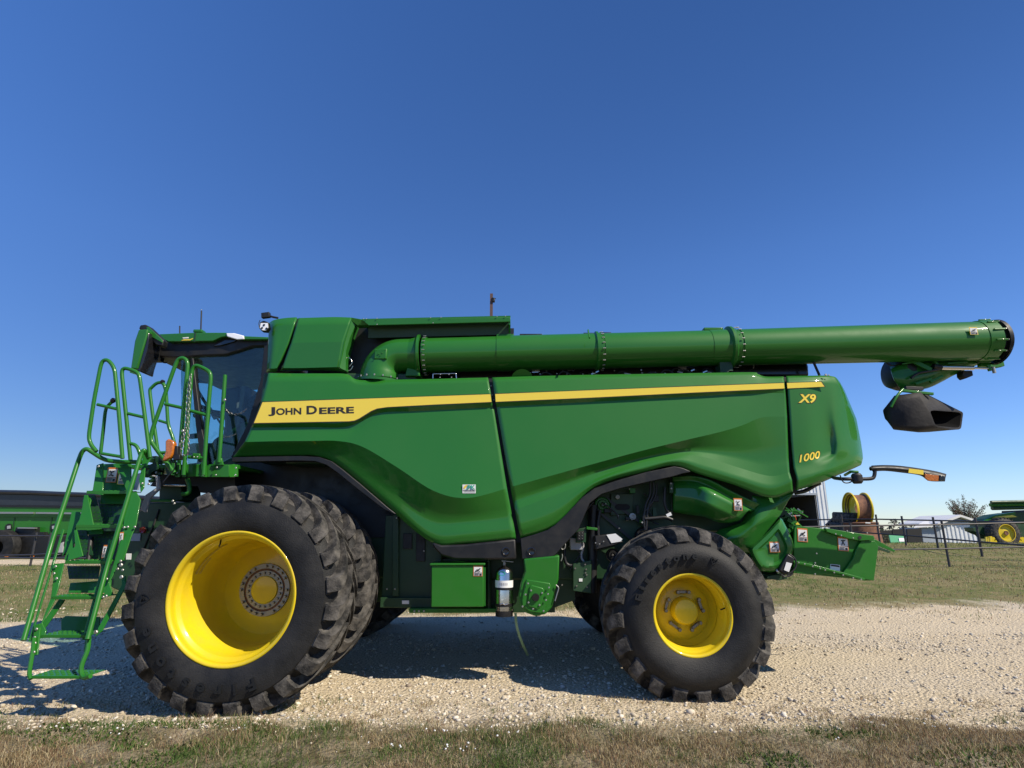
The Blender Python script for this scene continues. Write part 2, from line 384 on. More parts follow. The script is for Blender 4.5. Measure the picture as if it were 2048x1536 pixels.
def front_wheel(cx, cz, y0, s, detail, inner=False, label=None):
    c = (cx, y0, cz); rr = .543; w = .52
    d = .70 if not inner else .06      # depth of the wheel disc behind the lip
    b = MB()
    b.lathe([(s*(d-.02), .12), (s*(d-.01), .235), (s*d, .30), (s*(d+.015), .40), (s*(d-.05), .452), (s*(d-.15), .462)], c, seg=72)
    disc = b.build('wheel', YEL, C, smooth=True, label=label)
    b = MB()
    b.lathe([(s*.012, .512), (s*-.004, .520), (s*-.012, .535), (s*-.010, .545), (s*.004, .552), (s*.02, .551)], c, seg=96)
    b.lathe([(s*.012, .512), (s*.035, .507), (s*.065, .515), (s*.085, .508), (s*.10, .485), (s*.115, .477), (s*.30, .473), (s*.315, .463), (s*(max(d, .5)-.1), .462), (s*(max(d, .5)+.02), .46)], c, seg=96)
    b.build('rim', YEL, disc, smooth=True, ang=60)
    t = tyre_mb(c, .962, w, rr, 24, .076, R(23), s)
    t.build('tyre', [RUBBER, TREAD], disc, smooth=True, ang=35, fix=True)
    if detail:
        cc = Vector(c)
        b = MB(); b.lathe([(d-.045, .001), (d-.045, .100), (d-.04, .122), (d-.005, .126)], c, seg=40)
        b.build('hub_cap', YEL, disc, smooth=True, ang=30)
        b = MB(); b.lathe([(d-.026, .13), (d-.026, .176), (d-.012, .180)], c, seg=60); b.build('hub_ring', STEEL, disc, smooth=True, ang=30)
        b = MB(); b.lathe([(d-.030, .196), (d-.030, .238), (d-.012, .242)], c, seg=60); b.build('hub_ring', STEEL, disc, smooth=True, ang=30)
        b = MB(); b.lathe([(d-.018, .176), (d-.018, .198)], c, seg=60); b.build('seal_ring', RUST, disc)
        for k in range(20):
            a = 2*math.pi*(k+.3)/20; bolt(cc+Vector((math.cos(a)*.153, d-.026, math.sin(a)*.153)), .0125, disc, 'wheel_bolt', STEEL, .02)
        for k in range(24):
            if k % 6 == 1: continue
            a = 2*math.pi*k/24; bolt(cc+Vector((math.cos(a)*.217, d-.030, math.sin(a)*.217)), .0135, disc, 'wheel_bolt', STEEL, .03)
        # tyre-pressure sticker inside the barrel
        st = MB()
        for (r0, wa, h0) in ((.472, .52, .20), (.472, .30, .27)):
            n = 12
            for k in range(n):
                if h0 > .25 and k > 8: continue
                a = math.pi*.88-wa*1.5*k/n; a2 = math.pi*.88-wa*1.5*(k+.93)/n; r0b = .4695
                st.add([cc+Vector((math.cos(x)*r0b, y, math.sin(x)*r0b)) for x, y in ((a, h0), (a2, h0), (a2, h0+.045), (a, h0+.045))], [(0, 1, 2, 3)])
        st.build('rim_sticker', DECALFADE, disc, fix=False)
        vs = MB().tube([cc+Vector((math.cos(R(112))*q, y, math.sin(R(112))*q)) for q, y in ((.505, .09), (.47, .06), (.45, .03))], .007, 8)
        vs.build('valve_stem', BLACK, disc, smooth=True)
        arc_text('Firestone', c, .705, R(-68), R(-158), .125, -.040, RUBBERL, disc, yext=.009)
        shield(c, .70, R(-180), .075, -.041, RUBBERL, disc)
    return disc
DECALFADE = mat('faded_sticker', (.62, .50, .16), .5, var=1., vscale=60, var_col=(.35, .25, .03))
RUBBERL = mat('moulded_rubber_lettering', (.006, .0062, .0066), .5)
FX, FZ = -2.362, .917
front_wheel(FX, FZ, 5.13, 1, True, label='outer dual wheel with deep yellow dish')
front_wheel(FX, FZ, 6.04, 1, False, inner=True, label='inner dual wheel behind the outer one')
front_wheel(FX, FZ, 15.2-5.13, -1, False, label='outer dual wheel on the far side')
front_wheel(FX, FZ, 15.2-6.04, -1, False, inner=True, label='inner dual wheel on the far side')
RX, RZ = 1.655, .718
def rear_wheel(y0, s, detail, label):
    c = (RX, y0, RZ); rr = .362; w = .62; d = .33; cc = Vector(c)
    b = MB(); b.lathe([(s*(d-.02), .10), (s*d, .18), (s*(d+.005), .24), (s*(d+.03), .27), (s*(d-.02), .300), (s*(d-.08), .306)], c, seg=64)
    disc = b.build('wheel', YEL, C, smooth=True, label=label)
    b = MB(); b.lathe([(s*.010, .338), (s*-.006, .346), (s*-.010, .360), (s*-.004, .368), (s*.02, .368)], c, seg=80)
    b.lathe([(s*.010, .338), (s*.03, .334), (s*.06, .340), (s*.08, .330), (s*.10, .316), (s*.25, .312), (s*.26, .306), (s*.45, .305)], c, seg=80)
    b.build('rim', YEL, disc, smooth=True, ang=60)
    tyre_mb(c, .800, w, rr, 20, .074, R(32), s, .05).build('tyre', [RUBBER, TREAD], disc, smooth=True, ang=35)
    if detail:
        b = MB(); b.lathe([(d-.14, .001), (d-.14, .085), (d-.13, .108), (d-.10, .124), (d, .128)], c, seg=48); b.build('hub_cap', YEL, disc, smooth=True, ang=30)
        for k in range(5):
            a0 = R(72*k+18); 
            pts = []
            for q in (-1, 1):
                a = a0+q*R(17); pts.append(cc+Vector((math.cos(a)*.178, d-.035, math.sin(a)*.178)))
            MB().bar(pts[0], pts[1], .028, .032, up=(0, 1, 0)).build('clamp_plate', STEEL, disc, bevel=.004)
            for p in pts: bolt(p+Vector((0, -.016, 0)), .02, disc, 'wheel_bolt', STEEL, .035)
        MB().tube([cc+Vector((math.cos(R(8))*q, y, math.sin(R(8))*q)) for q, y in ((.335, .09), (.30, .06), (.28, .05))], .007, 8).build('valve_stem', BLACK, disc, smooth=True)
        arc_text('Firestone', c, .525, R(163), R(86), .090, -.069, RUBBERL, disc, yext=.011)
        shield(c, .52, R(66), .055, -.067, RUBBERL, disc)
    return disc
rear_wheel(5.62, 1, True, 'rear steering wheel')
rear_wheel(15.2-5.62, -1, False, 'rear steering wheel on the far side')

# ---------------------------------------------------------------- body shell
Y = YP
# front side panel: lines from top to bottom, 8 keys from left to right
fp = loft('front_side_panel', [
    [(537, 746, Y+.06), (590, 747, Y+.06), (645, 747, Y+.06), (693, 748, Y+.06), (719, 760, Y+.05), (800, 759, Y+.05), (880, 757.5, Y+.05), (931, 756, Y+.05), (976, 755, Y+.05)],
    [(522, 803, Y), (585, 801.5, Y), (640, 799.5, Y), (695, 797.5, Y), (738, 796, Y), (812, 793.5, Y), (885, 791, Y), (935, 789, Y), (982, 787.5, Y)],
    [(506, 847, Y), (570, 846.5, Y), (625, 845.5, Y), (690, 844.5, Y), (752, 818, Y), (818, 814.5, Y), (890, 811, Y), (938, 808, Y), (984, 805.5, Y)],
    [(502, 855, Y+.035), (566, 855, Y+.035), (622, 854.5, Y+.035), (697, 853, Y+.035), (757, 826.5, Y+.035), (822, 823, Y+.035), (892, 819.5, Y+.035), (940, 817, Y+.035), (986, 815, Y+.035)],
    [(499, 862, Y+.03), (563, 862, Y+.03), (622, 862, Y+.03), (703, 860, Y+.03), (764, 832, Y+.03), (828, 828, Y+.03), (894, 824, Y+.03), (941, 821.5, Y+.03), (988, 819, Y+.03)],
    [(489, 884, Y+.005), (552, 882.5, Y+.005), (615, 882, Y+.005), (676, 882, Y), (726, 894, Y-.02), (795, 935, Y-.05), (868, 982, Y-.085), (935, 996, Y-.095), (1014, 976.5, Y-.06)],
    [(480, 896, Y+.06), (545, 894, Y+.06), (610, 893, Y+.06), (660, 898, Y+.06), (705, 921, Y+.05), (785, 982, Y+.035), (862, 1036, Y+.02), (935, 1040, Y), (1024, 1030, Y-.01)],
    [(473, 905, Y+.10), (540, 904, Y+.10), (604, 903, Y+.10), (645, 907, Y+.095), (688, 933, Y+.08), (778, 1006, Y+.05), (861, 1072, Y+.0), (930, 1070, Y-.03), (1030, 1062, Y-.03)],
    [(466, 914, Y+.13), (537, 912, Y+.13), (598, 911, Y+.13), (636, 913, Y+.125), (676, 931.5, Y+.11), (774, 1013.5, Y+.08), (862, 1084, Y+.02), (926, 1087, Y-.01), (1032, 1077, Y-.01)],
], GREEN, C, sharp=(1, 2, 3, 4, 5), label='front side panel with the lettered yellow stripe')
mp = loft('middle_side_panel', [
    [(984, 755, Y+.05), (1060, 752.5, Y+.05), (1160, 750, Y+.05), (1280, 748, Y+.05), (1400, 746, Y+.05), (1502, 744.5, Y+.05), (1516, 748, Y+.05), (1531, 753, Y+.05), (1567, 753, Y+.05)],
    [(989, 787, Y), (1070, 784, Y), (1170, 780, Y), (1280, 776, Y), (1390, 771.5, Y), (1460, 769, Y), (1500, 767.5, Y), (1535, 766.5, Y), (1569, 765, Y)],
    [(991, 804.5, Y), (1074, 801, Y), (1175, 796.5, Y), (1282, 791, Y), (1392, 785.5, Y), (1460, 782, Y), (1500, 780.5, Y), (1536, 779, Y), (1570, 777.5, Y)],
    [(993, 814, Y+.032), (1078, 809.5, Y+.032), (1178, 804, Y+.032), (1284, 798.5, Y+.032), (1394, 793, Y+.03), (1462, 789, Y+.028), (1502, 788, Y+.024), (1540, 786, Y+.014), (1571, 786, Y+.006)],
    [(994, 819, Y+.028), (1079, 814, Y+.028), (1179, 809, Y+.028), (1284, 803, Y+.028), (1394, 797, Y+.028), (1462, 793, Y+.025), (1501, 792, Y+.024), (1537, 794, Y+.012), (1572, 800, Y+.005)],
    [(1021, 974, Y-.06), (1100, 952, Y-.055), (1190, 927, Y-.045), (1280, 902.5, Y-.035), (1372, 880, Y-.022), (1440, 864, Y-.012), (1485, 850.5, Y-.004), (1524, 835, Y), (1574, 833, Y)],
    [(1026, 1002, Y-.005), (1108, 975, Y+.01), (1200, 943, Y+.03), (1288, 916, Y+.05), (1370, 903, Y+.06), (1425, 905, Y+.06), (1480, 912, Y+.055), (1526, 920, Y+.04), (1577, 915, Y+.02)],
    [(1030, 1020, Y-.035), (1115, 988, Y-.02), (1207, 951, Y+.0), (1292, 922, Y+.02), (1366, 911, Y+.03), (1412, 915, Y+.03), (1480, 936, Y+.025), (1540, 952, Y+.01), (1579, 944, Y-.01)],
    [(1037, 1058, Y-.045), (1105, 1030, Y-.045), (1190, 965, Y-.04), (1293, 934, Y-.02), (1355, 921, Y-.01), (1405, 936, Y-.01), (1475, 957, Y-.02), (1540, 975, Y-.03), (1584, 960, Y-.04)],
    [(1041, 1076, Y-.01), (1112, 1050, Y-.01), (1189, 975, Y-.005), (1293, 943, Y+.01), (1349, 931.5, Y+.015), (1398, 948, Y+.01), (1470, 970, Y), (1540, 996, Y-.005), (1586, 983, Y-.01)],
], GREEN, C, sharp=(1, 2, 3, 4, 5, 7), label='middle side panel')
rp = loft('rear_side_panel', [
    [(1573, 752, Y+0.050), (1610, 751.5, Y+0.050), (1648, 751, Y+0.070), (1662, 752, Y+0.090), (1672, 755, Y+0.110), (1680, 764, Y+0.225)],
    [(1574, 764.5, Y), (1612, 763.5, Y), (1648, 762.5, Y+0.030), (1668, 764, Y+0.068), (1681, 769, Y+0.110), (1689, 780, Y+0.250)],
    [(1576, 778, Y), (1614, 777, Y), (1650, 776, Y+0.030), (1672, 778, Y+0.068), (1687, 784, Y+0.120), (1696, 797, Y+0.250)],
    [(1580, 833, Y), (1618, 833, Y), (1652, 834, Y+0.040), (1673, 835, Y+0.040), (1700, 832, Y+0.140), (1713, 838, Y+0.275)],
    [(1583, 880, Y+0.005), (1620, 882, Y+0.005), (1662, 885, Y+0.065), (1678, 886, Y+0.030), (1709, 876, Y+0.150), (1722, 884, Y+0.275)],
    [(1586, 915, Y+0.010), (1622, 916, Y+0.010), (1660, 908, Y+0.060), (1677, 906, Y+0.030), (1712, 900, Y+0.150), (1725.5, 908, Y+0.275)],
    [(1588, 935, Y), (1622, 930, Y), (1650, 924, Y), (1676, 917, Y+0.040), (1711, 909, Y+0.135), (1726, 917, Y+0.260)],
    [(1595, 960, Y-.04), (1624, 952, Y-.04), (1650, 945, Y-.02), (1676, 938, Y+0.040), (1708, 926, Y+0.125), (1724, 925, Y+0.240)],
    [(1594, 981, Y-.01), (1622, 972, Y), (1648, 963, Y+0.030), (1675, 951, Y+0.068), (1703, 939, Y+0.135), (1722, 930, Y+0.240)],
], GREEN, C, sharp=(), label='rear corner panel')
# back wall of the machine following the corner, closes the tail
b = MB(); e = [(1680, 764, Y+0.225), (1696, 797, Y+0.250), (1713, 838, Y+0.275), (1722, 884, Y+0.275), (1726, 917, Y+0.260), (1722, 930, Y+0.240)]
pe = PP(e); b.slab(pe[::1]+[Vector((pe[-1].x-.7, pe[-1].y, pe[-1].z)), Vector((pe[0].x-.5, pe[0].y, pe[0].z))], (0, 1.9, 0)); b.build('tail_hood', GREEN, C, bevel=.03)
# shut lines / vertical posts between the panels
plate('panel_gap_post', [(975, 757), (985, 757), (996, 822), (1024, 960), (1042, 1085), (1030, 1085), (1010, 970), (986, 830)], .05, BLACK, C, Y=Y+.09, bevel=0)
plate('panel_gap_post', [(1566, 754), (1575, 754), (1581, 850), (1588, 925), (1598, 962), (1594, 985), (1584, 985), (1578, 930)], .05, BLACK, C, Y=Y+.09, bevel=0)
for (x, y) in ((982, 772), (984, 790), (988, 800)): bolt(P(x, y, Y+.07), .012, C, 'bolt')
# yellow stripes
def stripe(parent, pts, name='stripe'):
    MB().slab(PP([(x, y, Y-.002) for x, y in pts]), (0, -.004, 0)).build(name+'_edge', DECALK, parent)
def ystripe(parent, pts, grow=1.2):
    cx = sum(p[0] for p in pts)/len(pts)
    MB().slab(PP([(x, y, Y-.0072) for x, y in pts]), (0, .004, 0)).build('yellow_stripe', DECALY, parent)
sA = [(525, 804.5), (700, 798.5), (830, 793.8), (981, 788.5), (983, 803.8), (870, 809), (775, 814), (754, 817), (742, 822), (718, 837), (709, 841), (698, 842.5), (508, 846)]
sAe = [(523.5, 803.5), (700, 797.5), (830, 792.8), (981.5, 787.5), (983.8, 805.2), (870, 810.6), (775, 815.6), (755, 818.6), (743, 823.8), (719, 838.8), (709, 843), (698, 844.3), (505.5, 847.6)]
stripe(fp, sAe); ystripe(fp, sA)
sB = [(990.5, 788.2), (1170, 781), (1390, 772.6), (1568, 766), (1569, 776.8), (1392, 784.8), (1175, 795.5), (991.5, 803.5)]
sBe = [(990, 787), (1170, 780), (1390, 771.5), (1568, 765), (1569, 778.2), (1392, 786.3), (1175, 797), (991.5, 805)]
stripe(mp, sBe); ystripe(mp, sB)
stripe(rp, [(1573.5, 765.2), (1643, 762.6), (1651, 774), (1575, 777.8)]); ystripe(rp, [(1574, 766), (1642, 763.5), (1649, 773.2), (1575, 776.8)])
# maker's name in small capitals on the stripe
def small_caps(parent):
    n = 'stripe_lettering'
    segs = [('J', 536.5, 544.5, 17.6), ('OHN', 545.5, 574.5, 13.6), ('D', 580.5, 592.5, 17.0), ('EERE', 595, 635, 13.0)]
    # the photograph's word runs from x=536 to x=708
    k = (708-536.5)/(635-536.5); mm = []
    big = MB()
    for s, x0, x1, h in segs:
        x0 = 536.5+(x0-536.5)*k; x1 = 536.5+(x1-536.5)*k
        yb = lambda x: 830.5-(x-536)*.024
        me = text_mesh(s, .032, 0, .01)
        xs = [v.co.x for v in me.vertices]; ys = [v.co.y for v in me.vertices]; a0, a1 = min(xs), max(xs); b0, b1 = min(ys), max(ys)
        vs = []
        for v in me.vertices:
            a = (v.co.x-a0)/(a1-a0); px = x0+(x1-x0)*a; base = yb(px)
            if s == 'J': base += 1.5
            t = (v.co.y-b0)/(b1-b0)
            q = P(px, base-h*t, Y-.0085-v.co.z*.05); vs.append(q)
        big.add(vs, [tuple(p.vertices) for p in me.polygons]); bpy.data.meshes.remove(me)
    big.build(n, DECALK, parent, fix=False)
small_caps(fp)
TL = []
text_quad('model_lettering_shadow', 'X9', (1597.5, 806.5), (1640, 806.5), 21, Y-.035, DECALK, rp, bold=.055, shear=.25, ext=0)
text_quad('model_lettering', 'X9', (1599.5, 805), (1638, 804.5), 18, Y-.035, DECALY, rp, bold=.03, shear=.25, ext=0)
text_quad('number_lettering_shadow', '1000', (1601.5, 925), (1649.5, 914.5), 16.5, Y-.04, DECALK, rp, bold=.04, shear=.25, ext=0)
text_quad('number_lettering', '1000', (1602.5, 924), (1648, 914), 14.5, Y-.04, DECALY, rp, bold=.018, shear=.25, ext=0)
for o_ in rp.children:
    if 'lettering' in o_.name:
        w_ = o_.modifiers.new('lay_on_panel', 'SHRINKWRAP'); w_.target = rp; w_.wrap_method = 'PROJECT'; w_.use_project_y = True; w_.use_positive_direction = True; w_.use_negative_direction = False; w_.offset = .0015 if 'shadow' in o_.name else .0035
# dealer sticker
b = MB(); q = lambda x0, y0, x1, y1, l, mi: b.add(PP([(x0, y1), (x1, y1), (x1, y0), (x0, y0)], Y-.092-l*.0015), [(0, 1, 2, 3)], mi)
q(925, 969, 951.5, 986.5, 0, 0); q(926, 980, 950.5, 981.2, 1, 1); q(927, 983, 950, 984.2, 1, 1)
pts = [(934+7*math.cos(a), 977-7.2*math.sin(a)) for a in [math.pi*k/10 for k in range(4, 11)]]+[(929.5, 978), (934, 972)]
b.add(PP(pts, Y-.0945), [tuple(range(len(pts)))], 2)
b.build('dealer_sticker', [WHITE, LABK, LYEL], fp, fix=False)
text_quad('sticker_lettering', '.PK', (932, 979), (950.5, 979), 9, Y-.0955, TEAL, fp, bold=.02)
# black wheel-arch trims
def ribbon(name, outer, inner, m, parent, th=.08, Yv=None, bevel=.01):
    """closed strip between two pixel lines, Y per point"""
    a = PP(outer, Yv); c = PP(inner, Yv); b = MB(); n = len(a)
    A2 = [p+Vector((0, th, 0)) for p in a]; C2 = [p+Vector((0, th, 0)) for p in c]
    vs = a+c+A2+C2; fs = []
    for i in range(n-1):
        fs += [(i, i+1, n+i+1, n+i), (2*n+i, 3*n+i, 3*n+i+1, 2*n+i+1), (i, 2*n+i, 2*n+i+1, i+1), (n+i, n+i+1, 3*n+i+1, 3*n+i)]
    fs += [(0, n, 3*n, 2*n), (n-1, 3*n-1, 4*n-1, 2*n-1)]
    b.add(vs, fs); return b.build(name, m, parent, bevel=bevel)
ribbon('wheel_arch_trim', [(464, 914.5), (540, 913), (600, 912), (638, 914), (662, 922), (684, 938), (724, 971), (773, 1013), (792, 1028)],
       [(464, 924), (540, 922.5), (600, 921.5), (630, 922.5), (652, 929.5), (674, 945), (716, 979), (768, 1019), (788, 1027.5)], BLACK, C, Yv=Y+.015, th=.10)
ribbon('lower_trim', [(864, 1084.5), (882, 1090.5), (926, 1089), (975, 1084), (1031, 1078)], [(866, 1094), (884, 1112), (908, 1119), (960, 1119.5), (1033, 1118.5)], BLACK, C, Yv=Y-.03, th=.12, bevel=.018)
ribbon('lower_trim', [(1041, 1077), (1069, 1069), (1095, 1060), (1110, 1050), (1130, 1031), (1165, 994), (1189, 976.5), (1230, 962), (1293, 944), (1349, 932.5), (1366, 936), (1381, 942.5)],
       [(1044, 1118), (1094, 1117), (1110, 1111), (1135, 1083), (1158, 1058), (1180, 1006), (1204, 988), (1240, 977), (1296, 964), (1346, 953), (1366, 947), (1380, 944.5)], BLACK, C, Yv=Y-.025, th=.12, bevel=.016)
for x, y in ((1012, 1103), (1063, 1103)):
    c = P(x, y, Y-.032); MB().lathe([(0, .042), (-.006, .042), (-.008, .034), (.0, .030), (.004, .001)], c, seg=28).build('trim_handle', BLACKG, C, smooth=True, ang=30)

# ---------------------------------------------------------------- inner body
def zat(py, Yv): return P(1024, py, Yv).z
b = MB()
b.box((-.35, 7.75, 1.75), (4.4, 2.0, 1.6)); b.box((.62, 6.72, 1.55), (2.3, .5, 1.2))            # threshing body behind the panels
b.box((.1, 7.6, 2.55), (5.2, 2.5, .75))            # tank base / engine deck
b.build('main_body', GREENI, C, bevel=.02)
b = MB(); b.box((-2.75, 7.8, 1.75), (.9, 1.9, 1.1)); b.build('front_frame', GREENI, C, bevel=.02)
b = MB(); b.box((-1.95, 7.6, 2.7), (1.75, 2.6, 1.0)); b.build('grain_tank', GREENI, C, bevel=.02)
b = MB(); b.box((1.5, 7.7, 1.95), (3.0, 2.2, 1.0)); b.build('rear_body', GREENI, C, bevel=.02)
plate('arch_shade_sheet', [(470, 920), (640, 917), (700, 950), (800, 1045), (800, 1075), (470, 1075)], .02, BLACK, C, Y=6.72, bevel=0)  # dark sheet added to paint the shade inside the front arch
# frame and small gear visible behind the front wheel
b = MB()
b.box((-1.07, 6.47, 1.15), (.62, .04, .95)); b.box((-1.02, 6.44, P(700, 1205, 6.4).z), (.72, .10, .10)); b.box((-1.6, 6.78, 1.2), (1.2, .04, 1.0))
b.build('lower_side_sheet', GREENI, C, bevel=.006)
plate('vent_grille', [(806, 1067), (824, 1067), (824, 1098), (806, 1098)], .012, BLACK, C, Y=6.43)
plate('vent_grille', [(832, 1068), (850, 1068), (850, 1123), (832, 1123)], .012, BLACK, C, Y=6.43)
plate('body_post', [(785, 1030), (797, 1030), (797, 1192), (785, 1192)], .03, GREENI, C, Y=6.40)
plate('name_plate', [(804, 1201), (818, 1201), (818, 1208), (804, 1208)], .004, WHITE, C, Y=6.38, bevel=0)
for (x, y) in ((793, 1036), (790, 1178), (774, 1178), (848, 1102)): bolt(P(x, y, 6.39), .014, C)
b = MB(); b.slab(PP([(818, 1217), (978, 1217), (978, 1226), (818, 1226)], 6.3), (0, .12, 0)); sr = b.build('step_rail', GREEN2, C, bevel=.004)
for x in (829, 838, 848): bolt(P(x, 1222, 6.3), .016, sr)
tb = plate('toolbox', [(863, 1131), (967, 1130.5), (967.5, 1214), (862, 1214.5)], .6, GREEN2, C, Y=6.03, bevel=.008)
plate('toolbox_lid', [(860, 1127), (970, 1126.5), (970, 1130.5), (860, 1131)], .6, GREEN2, tb, Y=6.015, bevel=.004)
warn(956, 1142, 19, 21, 6.028, tb, 2)
plate('toolbox_edge', [(968.5, 1135), (971, 1135), (971, 1212), (968.5, 1212)], .02, GREEN2, tb, Y=6.05, bevel=0)
pipe('support_post', [(977, 1118), (978, 1222)], .022, GREENI, C, Y=6.3)
b = MB(); b.slab(PP([(940, 1217), (1000, 1217), (1000, 1225), (940, 1225)], 6.25), (0, .3, 0)); b.build('support_foot', GREEN2, C, bevel=.006)
# black recess above toolbox between trim and box, plate behind the fire bottle
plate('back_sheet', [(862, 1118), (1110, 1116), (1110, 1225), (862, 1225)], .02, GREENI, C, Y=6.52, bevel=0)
# final drive case
fd = plate('chain_case', [(1047, 1118), (1109, 1112), (1119, 1110), (1117, 1160), (1110, 1180), (1108, 1198), (1104, 1215), (1092, 1228), (1072, 1233), (1052, 1226), (1040, 1210), (1037, 1190), (1042, 1165), (1050, 1142)], .2, GREEN2, C, Y=6.02, bevel=.014)
pl = plate('cover_plate', [(1053, 1159), (1099, 1166), (1102, 1172), (1090, 1222), (1082, 1227), (1060, 1224), (1044, 1212), (1044, 1196)], .03, GREEN2, fd, Y=6.00, bevel=.008)
plate('inner_plate', [(1063, 1170), (1086, 1176), (1089, 1182), (1083, 1213), (1076, 1219), (1058, 1213), (1055, 1206), (1059, 1174)], .03, GREEN2, fd, Y=5.985, bevel=.008)
c = P(1071.5, 1195, 5.96); MB().lathe([(0, .001), (0, .034), (.035, .040), (.035, .05)], c, seg=24).build('shaft_cap', BLACKG, fd, smooth=True, ang=30)
for (x, y) in ((1051, 1189), (1056, 1167), (1098, 1175), (1092, 1200), (1087, 1222), (1045, 1213), (1084, 1186), (1062, 1181), (1057, 1205), (1079, 1210), (1066, 1218), (1096, 1188)):
    bolt(P(x, y, 5.982), .014, fd, 'case_bolt')
pipe('latch_rod', [(1112, 1170), (1118, 1175), (1114, 1188), (1110, 1202)], .006, SHINY, C, Y=6.0, rad=.02)
pipe('latch_hook', [(1122, 1086), (1131, 1087), (1130, 1097), (1124, 1100), (1122, 1094)], .007, SHINY, C, Y=6.2, rad=.02)
pipe('latch_hook', [(1124, 1108), (1125, 1114), (1122, 1122)], .007, SHINY, C, Y=6.2, rad=.02)
# ---------------------------------------------------------------- wheel-well machinery in the middle
plate('bearing_plate', [(1222, 988), (1266, 987), (1266, 1026), (1221, 1031)], .02, GREENI, C, Y=6.42)
for (x, y, r) in ((1235, 994, .022), (1265, 1033, .036), (1254, 1038, .02)):
    MB().lathe([(0, r), (-.012, r), (-.014, r*.5), (0, r*.45), (0, .001)], P(x, y, 6.39), seg=20).build('bearing', SHINY, C, smooth=True, ang=30)
MB().slab([P(1245+dx*7+9*math.cos(a)*.9, 1014+6*math.sin(a), 6.41) for dx, a in [(1, t) for t in np.linspace(-1.5, 1.5, 6)]+[(-1, t) for t in np.linspace(1.64, 4.64, 6)]], (0, .01, 0)).build('slot', DARKIN, C)
hp = plate('hydraulic_bracket', [(1146, 1128), (1183, 1120), (1182, 1187), (1146, 1182)], .05, GREENI, C, Y=6.25, bevel=.006)
plate('hydraulic_bracket', [(1152, 1058), (1172, 1055), (1172, 1085), (1152, 1085)], .05, GREENI, C, Y=6.22, bevel=.004)
plate('control_unit', [(1155, 1063), (1168, 1062), (1168, 1080), (1155, 1081)], .03, BLACK, C, Y=6.19, bevel=.003)
for i in range(3):
    for j in range(2): bolt(P(1158.5+j*6, 1066+i*5.5, 6.188), .006, C, m=SHINY)
plate('valve_block', [(1139, 1075), (1163, 1078), (1165, 1100), (1141, 1100)], .09, LGREY, C, Y=6.27, bevel=.008)
for (x, y) in ((1150, 1137), (1170, 1129), (1153, 1172), (1174, 1174), (1172, 1139), (1171, 1146), (1173, 1150), (1124, 1170)):
    bolt(P(x, y, 6.245), .014, C, 'bolt', STEEL)
plate('small_label', [(1158, 1157), (1165, 1157), (1165, 1163), (1158, 1163)], .003, WHITE, C, Y=6.243, bevel=0)
b = MB(); b.slab(PP([(1110, 1160), (1150, 1130), (1150, 1200), (1110, 1215)], 6.5), (0, .03, 0)); b.build('axle_sheet', GREENI, C)
b = MB(); b.slab(PP([(1190, 1072), (1222, 1068), (1236, 1078), (1247, 1084), (1225, 1092), (1192, 1100)], 6.15), (0, .25, 0)); ec = b.build('fuse_box', BLACK, C, bevel=.01)
plate('fuse_box_label', [(1213, 1069.5), (1231, 1067), (1245, 1078), (1241, 1083), (1223, 1086)], .004, WHITE, ec, Y=6.142, bevel=0)
for x, y in ((1191, 1086), (1199, 1088), (1207, 1083)): bolt(P(x, y, 6.14), .011, ec, 'bolt', SHINY)
pipe('axle_post', [(1186, 1010), (1184, 1185)], .05, BLACK, C, Y=6.35)
for pts, r in (([(1300, 965), (1301, 990), (1290, 1010), (1288, 1050)], .013), ([(1306, 965), (1309, 985), (1296, 1012), (1292, 1060)], .013), ([(1313, 967), (1313, 990), (1301, 1010), (1284, 1030), (1290, 1060)], .010),
               ([(1330, 975), (1328, 1010), (1341, 1032)], .016), ([(1290, 1038), (1315, 1036), (1330, 1034), (1345, 1040)], .02), ([(1200, 1020), (1195, 1050), (1198, 1090)], .018), ([(1187, 1004), (1150, 1045), (1140, 1060)], .012),
               ([(1128, 1096), (1130, 1130), (1150, 1132)], .018), ([(1160, 1110), (1150, 1125), (1140, 1140)], .01)):
    pipe('hydraulic_hose', pts, r, HOSE, C, Y=6.30, rad=.08)
plate('hose_clamp', [(1339, 965), (1347, 965), (1347, 986), (1339, 986)], .04, GREENI, C, Y=6.25)
for (x, y) in ((1341.5, 967), (1342.5, 977), (1284, 1045)): bolt(P(x, y, 6.24), .016, C, 'bolt', SHINY)
plate('hose_label', [(1332, 1029), (1341, 1024), (1344, 1030), (1335, 1034)], .004, WHITE, C, Y=6.22, bevel=0)
plate('cross_bracket', [(1173, 1053), (1195, 1056), (1195, 1061), (1173, 1059)], .03, GREEN2, C, Y=6.2)
# belts, pulleys, more hoses and brackets in the wheel well
rb2 = random.Random(21)
def pulley(x, y, Yp, r, m=GREEN2):
    MB().lathe([(0, .001), (0, r*.3), (-.02, r*.35), (-.02, r*.6), (0, r*.7), (0, r*.88), (-.015, r), (.0, r*.97), (.02, r*.9), (.035, r), (.045, r)], P(x, y, Yp), seg=36).build('pulley', m, C, smooth=True, ang=30); bolt(P(x, y, Yp-.02), .02, C, 'bolt', STEEL)
pulley(1205, 1010, 6.40, .085); pulley(1290, 1075, 6.42, .11, BLACK); pulley(1225, 1110, 6.44, .07, BLACK)
a_, b_ = P(1205, 1010, 6.42), P(1290, 1075, 6.42); dd = (b_-a_).normalized(); nn_ = Vector((dd.z, 0, -dd.x))
MB().bar(a_+nn_*.083, b_+nn_*.108, .03, .012, up=(0, 1, 0)).build('drive_belt', HOSE, C); MB().bar(a_-nn_*.083, b_-nn_*.108, .03, .012, up=(0, 1, 0)).build('drive_belt', HOSE, C)
